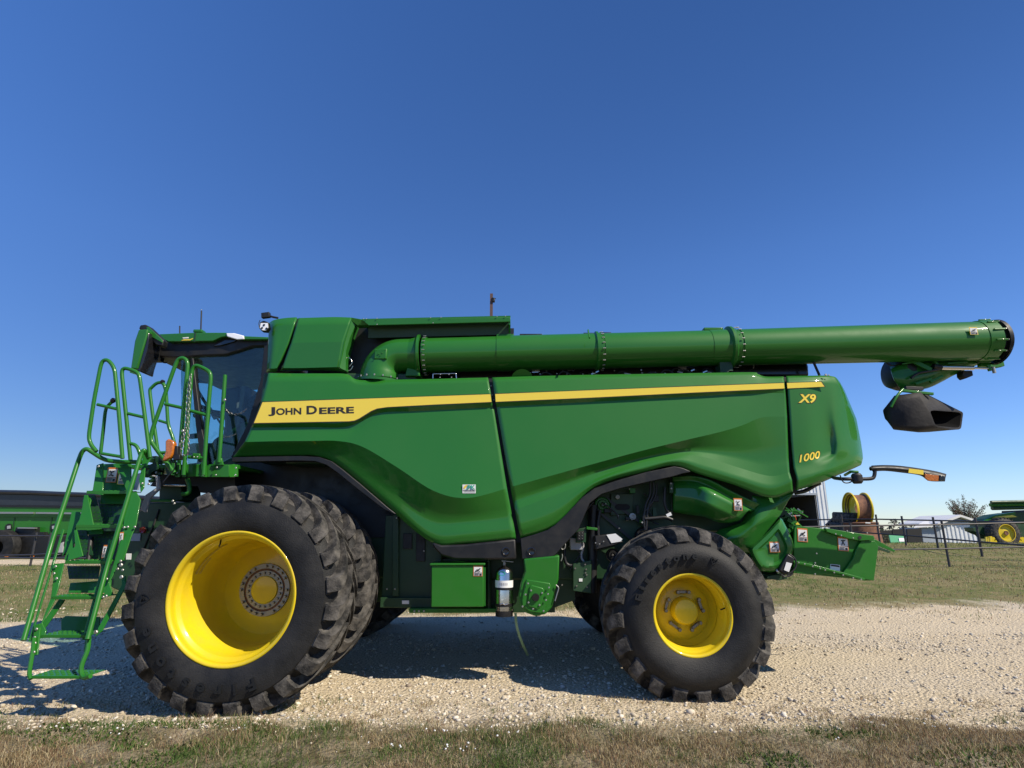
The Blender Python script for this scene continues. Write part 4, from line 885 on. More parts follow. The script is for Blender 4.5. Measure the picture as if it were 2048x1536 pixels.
# rubber boot: flared box with an opening facing rearwards
def rrect(cn, ex=.18):
    """rounded ring through four corners (NT,FT,FB,NB)"""
    out = []; q = [Vector(P(*c)) for c in cn]
    for i in range(4):
        a, bb, c = q[i-1], q[i], q[(i+1) % 4]
        p0 = bb+(a-bb)*ex; p2 = bb+(c-bb)*ex
        for k in range(5):
            t = k/4; out.append(p0*(1-t)**2+bb*2*t*(1-t)+p2*t*t)
    return out
def hull(name, secs, m, parent, capa=False, capb=False, **k):
    b = MB(); n = len(secs[0]); fs = []
    for s in range(len(secs)-1):
        for i in range(n): j = (i+1) % n; fs.append((s*n+i, s*n+j, (s+1)*n+j, (s+1)*n+i))
    if capa: fs.append(tuple(range(n)))
    if capb: fs.append(tuple(range((len(secs)-1)*n, len(secs)*n)))
    b.add([v for s in secs for v in s], fs); return b.build(name, m, parent, smooth=True, **k)
op = rrect([(1855, 817, 5.22), (1927, 822, 5.72), (1922, 860, 5.72), (1868, 855, 5.24)])
opi = rrect([(1859, 820, 5.235), (1923, 825, 5.71), (1919, 856, 5.71), (1871, 851.5, 5.255)])
inn = rrect([(1800, 812, 5.4), (1868, 818, 5.7), (1868, 842, 5.7), (1806, 845, 5.4)])
s0 = rrect([(1764, 816, 5.36), (1800, 818, 5.85), (1806, 842, 5.85), (1771, 843, 5.36)], .3)
s1 = rrect([(1786, 790, 5.28), (1808, 794, 5.9), (1812, 858, 5.88), (1783, 860, 5.28)], .2)
s2 = rrect([(1840, 783, 5.24), (1858, 790, 5.88), (1862, 864, 5.86), (1832, 865, 5.25)], .16)
hull('spout_boot', [s0, s1, s2, op, opi], BOOTM, aug, capa=True, ang=75)
hull('boot_inner_shade', [opi, inn], BOOT_SHADE, aug, capb=True, ang=50)  # inner skin of the boot, blackened to stand for shade
pipe('boot_strap', [(1806, 778, 5.3), (1795, 790, 5.26), (1788, 802, 5.26), (1782, 814, 5.27)], .014, GREEN2, aug)
MB().bar(P(1802, 781, 5.33), P(1866, 788, 5.33), .03, .03).build('boot_clamp', GREEN2, aug, bevel=.004)
P = _P0
# ---------------------------------------------------------------- cab
YCb = 6.75
cab = MB(); 
top = [(296, 672), (318, 668), (390, 665), (451, 665), (488, 672), (538, 674), (538, 692), (505, 693), (478, 702), (451, 710), (400, 712), (377, 714), (345, 716), (300, 712)]
cab = plate('cab_roof', top, 1.75, BLACK, C, Y=YCb, bevel=.02)
rf = plate('roof_fascia', [(318, 668), (390, 665), (451, 665), (488, 672), (538, 674), (538, 679), (488, 679), (451, 673), (442, 674.5), (426, 682), (337, 683.5), (325, 678)], .06, GREEN, cab, Y=YCb-.06, bevel=.008)
plate('roof_joint', [(389.5, 665), (392, 665), (390, 683), (387.5, 683)], .02, GREENI, cab, Y=YCb-.066, bevel=0)
MB().box(P(399, 664, YCb+.02), (.11, .10, .04)).build('roof_cap', GREEN, cab, bevel=.01)
plate('roof_lamp', [(452, 666), (468, 666), (487, 671), (488, 678), (474, 679), (454, 673)], .03, LAMPW, cab, Y=YCb-.075, bevel=.008)
plate('roof_sweep', [(426, 692), (450, 680), (474, 680), (466, 684), (440, 691)], .02, BLACKG, cab, Y=YCb-.02, bevel=.004)
plate('roof_badge', [(362, 681), (368, 678.5), (380, 678.5), (386, 676), (385, 678), (381, 680.5)], .006, DECALY, rf, Y=YCb-.067, bevel=0)
plate('roof_badge_letters', [(365, 675), (377, 674), (377, 676.5), (366, 677)], .004, WHITE, rf, Y=YCb-.066, bevel=0)
pipe('antenna', [(359.5, 652), (359.5, 668)], .008, BLACK, cab, Y=YCb+.2); pipe('antenna', [(403, 622), (401.5, 665)], .009, BLACK, cab, Y=YCb+.2)
bolt(P(403, 620, YCb+.2), .012, cab, 'antenna_tip', SHINY)
# front lamp recesses under the visor
for (x, y, Yk) in ((322, 712, 6.95), (344, 718, 7.15)):
    MB().lathe([(0, .11), (-.04, .12), (-.05, .10), (-.01, .08), (0, .001)], P(x, y, Yk), (-.3, -.6, -.7), 28).build('work_lamp', BLACKG, cab, smooth=True, ang=30)
# mirror arm and mirror
plate('mirror_arm', [(277, 658), (280, 650), (290, 648.5), (297, 652), (327, 680), (325, 692), (312, 690), (298, 676), (294, 662), (281, 659)], .10, BLACK, cab, Y=6.35, bevel=.012)
plate('mirror_arm_cover', [(292, 655), (296, 653), (324, 679), (324, 685), (300, 672)], .02, GREEN, cab, Y=6.335, bevel=.004)
mr = plate('mirror', [(277, 659), (295, 658), (294, 668), (274, 738), (261, 737), (269, 682)], .10, GREEN, C, Y=6.25, bevel=.012)
plate('mirror_back', [(295, 660), (298, 668), (294, 700), (284, 730), (281, 744), (272, 741), (276, 732), (293, 672)], .24, BLACKG, mr, Y=6.27, bevel=.012)
plate('mirror_foot', [(259, 742), (274, 746), (272, 749), (259, 745)], .08, GREEN, mr, Y=6.25, bevel=.004)
b = MB()
for k in range(9): b.box(P(300+rl.uniform(-5, 12), 690+k*3.2, 6.6), (.05, .08, .035))
b.box(P(303, 700, 6.7), (.16, .3, .24)); b.build('lamp_cluster', BLACK, cab, bevel=.004)
# glass
sideg = [(362, 716), (400, 712), (451, 709), (505, 693), (537, 691), (530, 760), (500, 850), (466, 914), (440, 928), (376, 928), (362, 850)]
sg = plate('side_glass', sideg, .008, GLASS, cab, Y=YCb+.04, bevel=0)
FYc = 8.3
a = PP([(362, 716), (362, 850), (376, 928)], YCb+.04); a2 = [v+Vector((0, 1.5, 0)) for v in a]
b = MB(); n = 8
prof = []
for t in np.linspace(0, 1, n):
    prof.append([v+Vector((-.20*math.sin(math.pi*t)**.7, 1.5*t, 0)) for v in a])
b.add([v for r_ in prof for v in r_], [(i*3+j, i*3+j+1, (i+1)*3+j+1, (i+1)*3+j) for i in range(n-1) for j in range(2)])
b.build('windscreen', GLASS, cab, smooth=True, fix=True)
far = [v+Vector((0, 1.5, 0)) for v in PP([(362, 716), (451, 709), (505, 693), (537, 691), (530, 760), (500, 850), (466, 914), (440, 928), (376, 928), (362, 850)], YCb+.04)]
b = MB(); b.slab(far, (0, .008, 0)); b.build('far_side_glass', GLASS, cab)
ribbon('door_pillar', [(381, 716), (383, 760), (391, 850), (402, 928)], [(386, 716), (391, 760), (402, 850), (418, 928)], BLACK, cab, th=.07, Yv=YCb, bevel=.006)
plate('pillar_bar', [(378, 868), (408, 864), (408, 874), (378, 877)], .05, BLACK, cab, Y=YCb+.1)
ribbon('rear_pillar', [(528, 690), (521, 760), (494, 850), (462, 914)], [(540, 690), (534, 760), (506, 850), (474, 914)], BLACK, cab, th=.15, Yv=YCb, bevel=.006)
f2 = [v+Vector((0, 1.46, 0)) for v in PP([(362, 716), (366, 850), (380, 928), (390, 928), (374, 850), (370, 716)], YCb)]
b = MB(); b.slab(f2, (0, .06, 0)); b.build('far_front_pillar', BLACK, cab)
f2 = [v+Vector((0, 1.46, 0)) for v in PP([(488, 700), (478, 790), (450, 928), (470, 928), (500, 850), (537, 700)], YCb)]
b = MB(); b.slab(f2, (0, .06, 0)); b.build('far_rear_pillar', BLACK, cab)
# interior
c = P(430, 900, 7.4)
b = MB(); b.box((P(445, 885, 7.5).x, 7.5, P(445, 905, 7.5).z), (.62, .55, .18)); b.box((P(480, 850, 7.5).x, 7.5, P(480, 845, 7.5).z), (.20, .52, .85), Matrix.Rotation(R(-8), 3, 'Y')); b.build('driver_seat', CLOTH, cab, bevel=.05)
b = MB(); b.slab(PP([(492, 800), (517, 780), (530, 782), (520, 806), (500, 815), (490, 812)], 7.0), (0, .25, 0)); b.build('arm_rest', CLOTH, cab, bevel=.03)
b = MB(); b.slab(PP([(455, 822), (485, 818), (488, 838), (478, 900), (452, 930), (436, 930), (446, 860)], 7.3), (0, .35, 0)); b.build('control_console', CLOTH, cab, bevel=.03)
b = MB(); b.tube(rounded([P(388, 832, 7.5), P(412, 822, 7.5), P(440, 826, 7.5)], .1), .03, 10); b.tube([P(415, 830, 7.6), P(400, 928, 7.6)], .04, 10); b.build('steering_column', BLACK, cab, smooth=True)
MB().tube([P(414, 822, 7.55)+Vector((math.cos(t)*.08, math.sin(t)*.2, -.05*math.cos(t)+.02)) for t in np.linspace(0, 2*math.pi, 28)[:-1]], .016, 8, closed=True).build('steering_wheel', BLACK, cab, smooth=True)
MB().bar(P(386, 765, 8.1), P(430, 838, 8.0), .03, .03).build('wiper_arm', BLACK, cab)
MB().bar(P(418, 812, 8.1), P(455, 868, 8.0), .02, .02).build('wiper_arm', BLACK, cab)
b = MB(); x = P(437, 812, 7.2); b.slab(PP([(388, 755), (430, 757), (432, 767), (388, 764)], 8.15), (0, .06, 0)); b.build('cab_monitor', BLACK, cab, bevel=.01)
b = MB(); b.slab(PP([(425, 826), (455, 830), (470, 836), (465, 842), (440, 836), (424, 832)], 7.4), (0, .15, 0)); b.build('cab_lever', BLACK, cab, bevel=.01)
b = MB(); cxl = P(440, 930, 6.85).x; b.slab([P(375, 928, 6.82), P(470, 914, 6.82), P(470, 945, 6.82), P(375, 950, 6.82)], (0, 1.5, 0)); b.build('cab_floor', GREENI, cab)
loft('cab_lower_sheet', [[(416, 905, 6.9), (428, 880, 6.9), (452, 866, 6.9), (478, 850, 6.9), (498, 840, 6.9)], [(412, 930, 6.9), (430, 930, 6.9), (450, 930, 6.9), (470, 930, 6.9), (490, 930, 6.9)]], GREENI, cab, sub=4, rows=2)
b = MB(); b.box((P(536, 800, 7.6).x-.02, 7.6, 2.65), (.05, 1.4, 1.1)); b.build('cab_rear_wall', BLACK, cab)
# ---------------------------------------------------------------- platform and hand rails
deck = MB(); z0 = P(420, 929, 6.05).z
deck.box((P(400, 930, 6.3).x-.05, 6.38, z0-.02), (1.15, .66, .04)); deck = deck.build('access_platform', GREEN2, C, bevel=.004)
Yk = 5.95
plate('platform_edge', [(373, 929), (402, 928), (402, 953), (372, 953)], .02, GREEN2, deck, Y=Yk, bevel=.003)
plate('platform_edge', [(411, 931), (458, 930), (458, 954), (411, 954)], .02, GREEN2, deck, Y=Yk+.01, bevel=.003)
plate('platform_edge', [(458, 930, Yk+.01), (468, 928, Yk+.1), (475, 932, Yk+.1), (475, 953, Yk+.1), (468, 953, Yk+.1), (458, 954, Yk+.01)], .02, GREEN2, deck, bevel=.003)
plate('platform_edge', [(335, 922), (349, 924), (350, 951), (342, 950), (334, 935)], .02, GREEN2, deck, Y=Yk-.05, bevel=.003)
for (x0, x1) in ((350, 360), (364, 372), (402, 411)): plate('rail_bracket', [(x0, 924), (x1, 924), (x1, 954), (x0, 954)], .03, GREEN2, deck, Y=Yk-.02, bevel=.004)
for x, y in ((357, 929), (355, 946), (370, 931), (369, 948), (408, 935), (407, 950), (434, 935), (432, 950), (472, 936), (471, 950), (338, 938)): bolt(P(x, y, Yk-.03), .014, deck, 'rail_bolt')
rr_ = .0185
def rail(pts, Y, cross=(), r=rr_, knob=None, name='hand_rail'):
    o = pipe(name, pts, r, GREEN2, C, Y=Y, rad=.07)
    for a, b2 in cross: pipe('cross_bar', [a, b2], r*.85, GREEN2, o, Y=Y)
    if knob: MB().lathe([(-.02, .001), (-.02, .02), (.0, .026), (.02, .02), (.02, .001)], P(*knob, Y), (.5, -.3, .8), 14).build('rail_knob', BLACK, o, smooth=True, ang=40)
    return o
rail([(193, 903), (182, 890), (177, 875), (188, 800), (202, 728), (207, 720), (217, 720), (229, 736), (238, 830), (245, 917)], 5.55, [((195, 809), (238, 819)), ((203, 907), (246, 914))])
rail([(201, 908), (206, 865), (211, 818), (217, 810), (226, 802)], 5.75, r=.0165, knob=(226, 801))
rail([(261, 920), (252, 830), (243, 742), (248, 736), (258, 738), (274, 744), (279, 752), (290, 835), (300, 915)], 5.6, [((256, 827), (290, 835))])
rail([(261, 887), (270, 889), (276, 896), (281, 912)], 5.6, r=.0165)
rail([(316, 905), (307, 842), (299, 780), (302, 776), (314, 765), (327, 765), (332, 782), (336, 850), (347, 878), (352, 905)], 6.35, [((318, 841), (337, 847))], knob=(325, 764))
rail([(349, 946), (325, 915), (301, 882), (303, 864), (352, 726), (358, 717), (369, 716), (376, 726), (366, 830), (358, 930)], 5.8, [((330, 808), (366, 816)), ((320, 906), (335, 905))], r=.0205)
rail([(367, 950), (376, 840), (383, 742), (389, 731), (398, 732), (418, 742), (422, 752), (414, 850), (407, 950)], 5.85, [((379, 821), (413, 830)), ((377, 914), (407, 916))], r=.0205)
plate('rail_clip', [(385, 906), (399, 907), (398, 918), (385, 917)], .03, GREEN2, deck, Y=5.82)
for x in (388, 395): bolt(P(x, 914, 5.81), .011, deck, 'rail_bolt')
pp = rail([(450, 750), (444, 840), (438, 925)], 5.93, r=.0205)
plate('post_foot', [(435, 915), (442, 915), (446, 930), (425, 930), (428, 922)], .03, GREEN2, pp, Y=5.93)
CHAINM = mat('chain_steel', (.2, .2, .2), .4, metal=.8)
def chain(pts, Y, m=CHAINM):
    q = rounded(PP(pts, Y), .15, 6); b = MB(); L = 0; acc = 0; P0 = q[0]; k = 0
    tot = [0]
    for i in range(1, len(q)): tot.append(tot[-1]+(q[i]-q[i-1]).length)
    s = 0; step = .034
    while s < tot[-1]-step:
        def pos(s):
            for i in range(1, len(q)):
                if tot[i] >= s: return q[i-1].lerp(q[i], (s-tot[i-1])/max(1e-6, tot[i]-tot[i-1]))
            return q[-1]
        a = pos(s); c = pos(s+step*1.25); d = (c-a).normalized(); n = Vector((0, 1, 0)) if k % 2 else d.cross(Vector((0, 1, 0))).normalized()
        loop = [(a+c)/2+d*math.cos(t)*step*.68+n*math.sin(t)*.009 for t in np.linspace(0, 2*math.pi, 9)[:-1]]
        b.tube(loop, .0026, 5, closed=True); s += step; k += 1
    return b.build('safety_chain', m, C, smooth=True)
chain([(382, 748), (378, 760), (374, 800), (372, 850), (365, 900)], 5.76); chain([(381, 752), (379, 800), (376, 850), (378, 895), (374, 915)], 5.75)
chain([(372, 855), (362, 880), (358, 905), (372, 915), (378, 900)], 5.75)
chain([(448, 817), (460, 827), (470, 830), (482, 827), (493, 818)], 6.0); chain([(445, 873), (456, 875), (472, 868)], 6.0)
bolt(P(450, 800, 5.9), .02, C, 'chain_snap'); bolt(P(366, 862, 5.74), .022, C, 'chain_snap')
lm = plate('marker_lamp', [(330, 882), (336, 877), (346, 882), (348, 886), (345, 908), (340, 916), (328, 922), (323, 921), (330, 903)], .06, AMBER, C, Y=5.62, bevel=.012)
plate('lamp_mount', [(347, 891), (355, 892), (355, 910), (346, 910)], .06, BLACK, lm, Y=5.64); plate('lamp_socket', [(345, 910), (359, 909), (359, 919), (346, 920)], .06, BLACK, lm, Y=5.64)
pipe('lamp_cable', [(342, 920), (346, 926), (352, 924), (350, 938), (338, 950), (326, 965)], .006, HOSE, lm, Y=5.72)
# under the deck
rl = random.Random(8)
b = MB(); b.slab(PP([(318, 948), (470, 955), (470, 985), (400, 985), (396, 972), (300, 972)], 6.3), (0, .5, 0)); b.build('platform_frame', BLACK, C)
b = MB(); b.slab(PP([(318, 972), (363, 972), (365, 1000), (352, 1003), (318, 1000)], 6.4), (0, .4, 0)); b.build('pivot_block', GREENI, C, bevel=.01)
pipe('spray_bar', [(288, 1001), (320, 1001), (350, 1002)], .016, GREEN2, C, Y=6.35); pipe('tie_rod', [(328, 970), (372, 971)], .011, CHROME, C, Y=6.1)
pipe('grab_hook', [(374, 958), (379, 968), (379, 985), (372, 988), (364, 988)], .022, GREEN2, C, Y=6.05)
ribbon('grey_bracket', [(301, 952), (310, 954), (312, 975), (290, 990), (280, 1020)], [(305, 950), (316, 952), (318, 978), (298, 997), (290, 1025)], LGREY, C, th=.04, Yv=5.95)
b = MB()
for k in range(22):
    x = rl.uniform(296, 345); y = rl.uniform(915, 962); b.box(P(x, y, rl.uniform(5.95, 6.25)), (rl.uniform(.02, .1), .05, rl.uniform(.02, .09)), Matrix.Rotation(rl.uniform(-.7, .7), 3, 'Y'))
b.build('deck_mechanism', GREENI, C)
for x, y in ((346, 1002), (349, 1007), (292, 1012), (290, 1020), (313, 945), (282, 1021)): bolt(P(x, y, 6.0), .018, C, 'bolt')
# feeder house in front, below the cab
fh = plate('feeder_house', [(206, 1030), (214, 1012), (320, 1005), (420, 1004), (440, 1060), (420, 1190), (252, 1188), (225, 1176), (204, 1160), (196, 1100)], 1.6, GREENI, C, Y=6.35, bevel=.01)
ribbon('feeder_seam', [(316, 1018), (305, 1050), (284, 1100), (268, 1150)], [(319, 1018), (308, 1050), (287, 1100), (271, 1150)], DARKIN, fh, th=.02, Yv=6.335)
MB().lathe([(0, .001), (-.02, .03), (0, .035)], P(286, 1060, 6.33), seg=20).build('red_reflector', RED, fh, smooth=True)
plate('feeder_label', [(260, 1067), (281, 1067), (280, 1082), (260, 1082)], .003, WALLG, fh, Y=6.34, bevel=0)
plate('feeder_label', [(252, 1107), (263, 1107), (262, 1119), (252, 1119)], .003, WHITE, fh, Y=6.2, bevel=0)
# ---------------------------------------------------------------- ladder
def LY(y): return 5.72+(y-930)/(1356-930)*(5.03-5.72)
def LP(x, y, dy=0): return P(x, y, LY(y)+dy)
lad = MB()
def lplate(name, pts, th=.012, dy=0, m=GREEN2, par=None, bevel=.003):
    return MB().slab([LP(x, y, dy) for x, y in pts], (0, th, 0)).build(name, m, par, bevel=bevel)
ladder = lplate('ladder', [(184, 988), (193, 930), (206, 926), (206, 990)], par=C)
LD = ladder
lplate('ladder_side_plate', [(176, 990), (182, 1000), (176, 1030), (160, 1050), (152, 1052), (168, 1018), (164, 1002)], par=LD, dy=.03)
lplate('ladder_side_plate', [(149, 1060), (155, 1075), (146, 1090), (148, 1100), (132, 1124), (128, 1118), (142, 1080)], par=LD, dy=.03)
lplate('ladder_side_plate', [(104, 1128), (128, 1126), (118, 1170), (110, 1196), (101, 1197), (106, 1160)], par=LD)
lplate('ladder_side_plate', [(101, 1197), (111, 1197), (84, 1247), (92, 1262), (87, 1276), (64, 1280), (68, 1250), (82, 1246)], par=LD)
lplate('ladder_side_plate', [(168, 990), (175, 990), (187, 1050), (151, 1051), (158, 1040), (163, 1022)], par=LD)
lplate('ladder_side_plate', [(148, 1060), (153, 1060), (166, 1112), (134, 1122), (138, 1104), (150, 1092)], par=LD)
lplate('ladder_guard', [(143, 1023), (158, 1024), (165, 1034), (160, 1044), (152, 1054), (138, 1100), (124, 1112)], par=LD, dy=.10)
lplate('ladder_brace', [(117, 1199), (130, 1200), (90, 1256), (82, 1250)], par=LD, dy=.08)
lplate('ladder_side_plate', [(262, 985), (272, 984), (281, 1000), (272, 1050), (262, 1074), (247, 1120), (235, 1128), (226, 1150), (218, 1165), (226, 1190), (206, 1196), (232, 1110), (246, 1054), (252, 1010)], par=LD)
lplate('ladder_side_plate', [(232, 930), (262, 926), (262, 985), (254, 985)], par=LD, dy=.06)
lplate('ladder_side_plate', [(283, 935), (290, 936), (288, 975), (281, 985), (278, 960)], par=LD)
lplate('ladder_strut', [(243, 1155), (251, 1152), (252, 1172), (204, 1262), (190, 1274), (196, 1256), (243, 1170)], par=LD, dy=.02)
lplate('landing_sheet', [(206, 928), (262, 926), (258, 1008), (200, 1008)], par=LD, dy=.16)
warn(224, 950, 21, 30, LY(950)+.10, LD, 0, tilt=-.02); 
wl = warn(247, 958, 22, 22, LY(955)+.10, LD, 2, tilt=-.02)
wl.data.materials[0] = LYEL
plate('ladder_label', [(268, 948), (282, 946), (278, 980), (264, 980)], .004, WALLG, LD, Y=5.75, bevel=0)
warn(243, 1076, 8, 24, LY(1075)-.01, LD, 1, tilt=.05); warn(210, 1103, 10, 26, LY(1100)+.16, LD, 1)
# steps: front edge, tread running back, toe kick with punched holes
for (x0, x1, y, dp, h) in ((172, 256, 988, .20, 6.5), (151, 244, 1056, .20, 7), (129, 222, 1128, .20, 7), (103, 205, 1199, .20, 7), (81, 176, 1276, .22, 7), (60, 172, 1358, .22, 7)):
    a, c = LP(x0, y), LP(x1, y); b = MB()
    hh = (LP(x0, y-h)-a).z
    b.slab([a, c, c+Vector((0, 0, hh)), a+Vector((0, 0, hh))], (0, .012, 0))
    top0, top1 = a+Vector((0, .0, hh-.002)), c+Vector((0, .0, hh-.002))
    b.slab([top0, top1, top1+Vector((0, dp, 0)), top0+Vector((0, dp, 0))], (0, 0, -.006))
    st = b.build('step', GREEN2, LD, bevel=.003)
    t = MB(); nn = 9
    for i in range(nn):
        for j in range(3):
            q = top0.lerp(top1, (i+.7)/(nn+.4))+Vector((0, dp*(.25+.25*j), .004)); t.box(q, (.022, .012, .008), Matrix.Rotation(R(45), 3, 'Z'))
    t.build('tread_studs', GREEN2, LD)
# punched sheets between the upper steps
for (p, yb, dy) in (([(171, 990), (190, 990), (205, 1045), (178, 1045)], 0, .10), ([(196, 1000), (256, 1000), (246, 1048), (205, 1048)], 0, .2), ([(152, 1060), (172, 1060), (186, 1110), (164, 1110)], 0, .10), ([(176, 1062), (240, 1062), (228, 1118), (182, 1118)], 0, .2), ([(134, 1132), (200, 1132), (196, 1158), (138, 1158)], 0, .16)):
    ps = MB().slab([LP(x, y, dy) for x, y in p], (0, .006, 0)).build('punched_sheet', GREENI, LD)
    h = MB(); xs = [q[0] for q in p]; ys = [q[1] for q in p]
    yy = min(ys)+5
    while yy < max(ys)-3:
        f = (yy-min(ys))/(max(ys)-min(ys)); xa = p[0][0]*(1-f)+p[3][0]*f; xb = p[1][0]*(1-f)+p[2][0]*f; xx = xa+4
        while xx < xb-3:
            q = LP(xx, yy, dy-.003); h.box(q, (.016, .002, .007), Matrix.Rotation(R(-35), 3, 'Y')); xx += 8.5
        yy += 7.5
    h.build('punched_slots', GREEN2, LD)
lplate('kick_plate', [(140, 1166), (222, 1160), (220, 1186), (136, 1186)], par=LD, dy=.22)
lplate('kick_plate', [(122, 1240), (130, 1232), (200, 1234), (198, 1262), (122, 1262)], par=LD, dy=.3)
lplate('gas_strut_plate', [(158, 1062), (206, 1058), (206, 1068), (158, 1070)], par=LD, dy=.12)
b = MB().tube([LP(182, 1075, .12), LP(176, 1125, .12)], .022, 12).build('gas_strut', BLACK, LD, smooth=True, ang=40)
# lower swing step arms
pipe('step_arm', [(68, 1276, 5.13), (66, 1300, 5.1), (58, 1348, 5.04), (62, 1358, 5.03)], .016, GREEN2, LD, rad=.04, seg=8)
pipe('step_arm', [(178, 1276, 5.13), (176, 1300, 5.1), (163, 1330, 5.06), (162, 1345, 5.05), (167, 1357, 5.03), (181, 1352, 5.0)], .018, GREEN2, LD, rad=.04, seg=8)
lplate('arm_plate', [(68, 1255), (80, 1255), (75, 1310), (64, 1310)], par=LD, dy=-.01); lplate('arm_plate', [(172, 1262), (184, 1255), (177, 1306), (167, 1304)], par=LD, dy=-.01)
rail([(47, 1281, 5.1), (105, 1080, 5.4), (158, 918, 5.66), (165, 901, 5.66), (174, 897, 5.66), (184, 904, 5.68), (210, 921, 5.7), (245, 924, 5.72), (290, 924, 5.74)], None, r=.021, name='ladder_rail')
rail([(175, 1279, 5.08), (215, 1130, 5.3), (283, 906, 5.58), (287, 900, 5.58), (291, 903, 5.6), (298, 917, 5.66)], None, r=.021, name='ladder_rail')
lplate('rail_side_strip', [(56, 1283), (60, 1283), (128, 1060), (124, 1058)], par=LD, dy=.02)
lplate('rail_side_strip', [(163, 1280), (168, 1280), (222, 1080), (218, 1078)], par=LD, dy=.02)
lplate('rail_clamp', [(286, 905), (294, 910), (302, 916), (292, 932), (283, 930)], par=LD, dy=-.02)
for x, y in ((74, 1258), (70, 1275), (71, 1286), (69, 1304), (177, 1284), (173, 1304), (112, 1133), (109, 1147), (114, 1157), (214, 1158), (244, 1154), (193, 1264), (270, 1054), (242, 1122), (246, 1140), (236, 1138), (243, 1130), (198, 933), (207, 1194), (213, 1192), (256, 1054), (249, 1055), (285, 967), (298, 968), (190, 896)):
    bolt(LP(x, y, -.02), .017 if (x, y) not in ((243, 1130), (193, 1264), (244, 1154)) else .026, LD, 'ladder_bolt')
# ---------------------------------------------------------------- fire bottle hung on the machine
fe = thing('fire_extinguisher', 'polished steel fire extinguisher with white band label strapped upright under the black trim', 'fire extinguisher', P(1008, 1228, 6.12))
Ye = 6.12; zt, zb = P(1008, 1133, Ye).z, P(1008, 1223, Ye).z; xc = P(1008.5, 1180, Ye).x; re = .0875
body = MB().lathe([(zb, re), (zt-.06, re), (zt-.035, re*.9), (zt-.012, re*.62), (zt, re*.32), (zt+.012, .02)], (xc, Ye, 0), (0, 0, 1), 48).build('cylinder', CHROME, fe, smooth=True, ang=50)
zf = P(1008, 1232, Ye).z
MB().lathe([(zf, .001), (zf, re*.98), (zb+.012, re*1.01), (zb+.012, re*.99)], (xc, Ye, 0), (0, 0, 1), 40).build('base_ring', BLACK, fe, smooth=True, ang=30)
for (y0, y1, m, n) in ((1160, 1174, WHITE, 'label_band'), (1174, 1179, BLACK, 'strap'), (1206, 1212, BLACK, 'strap')):
    a, c = P(1008, y1, Ye).z, P(1008, y0, Ye).z; MB().lathe([(a, re), (a, re+.004), (c, re+.004), (c, re)], (xc, Ye, 0), (0, 0, 1), 48).build(n, m, fe, smooth=True, ang=30)
def onc(name, pts, m, off=.003):
    b = MB(); vs = []
    for x, y in pts:
        q = P(x, y, Ye-re); dx = max(-.95, min(.95, (q.x-xc)/re)); vs.append(Vector((xc+dx*re, Ye-math.sqrt(1-dx*dx)*(re+off), q.z)))
    b.add(vs, [tuple(range(len(vs)))]); return b.build(name, m, fe)
onc('green_sticker', [(1003.5+7.5*math.cos(t), 1147+4.5*math.sin(t)) for t in np.linspace(0, 2*math.pi, 17)[:-1]], TEAL)
onc('diamond_label', [(995, 1196), (1004, 1191.5), (1013, 1196), (1004, 1200.5)], WHITE)
for k in range(6): onc('label_print', [(995+k*3.6, 1166), (997+k*3.6, 1166), (997+k*3.6, 1171), (995+k*3.6, 1171)], LGREY, .0055)
onc('label_print', [(994, 1162), (1018, 1162), (1018, 1163.2), (994, 1163.2)], LABK, .0055)
MB().tube([(xc, Ye, zt), (xc, Ye, zt+.05)], .018, 14).build('valve', STEEL, fe, smooth=True, ang=40)
MB().bar(P(1004, 1121, Ye), P(1027, 1124, Ye), .022, .008).build('lever', SHINY, fe, bevel=.002)
MB().bar(P(1012, 1127, Ye), P(1003, 1121, Ye), .022, .008).build('lever', SHINY, fe, bevel=.002)
pipe('clasp', [(1000, 1209), (1005, 1207), (1010, 1210), (1016, 1208)], .005, CHROME, fe, Y=Ye-re-.006, rad=.01)
MB().box((xc, Ye+.12, (zt+zb)/2), (.06, .08, .4)).build('holder', BLACK, fe)
# grounding strap hanging to the gravel
gs = [P(1031, 1226, 6.2), P(1033, 1250, 6.22), P(1040, 1275, 6.3), P(1048, 1295, 6.45), P(1056, 1312, 6.7)]
gs[-1].z = max(gs[-1].z, .02)
gsm = [crom(gs, t/5) for t in range(21)]
b = MB()
vs = []; 
for p in gsm: vs += [p+Vector((-.013, 0, 0)), p+Vector((.013, 0, .0)), p+Vector((.013, .005, 0)), p+Vector((-.013, .005, 0))]
fs = [(i*4+k, (i+1)*4+k, (i+1)*4+(k+1) % 4, i*4+(k+1) % 4) for i in range(20) for k in range(4)]
b.add(vs, fs); b.build('hanging_strap', STRAP, C)
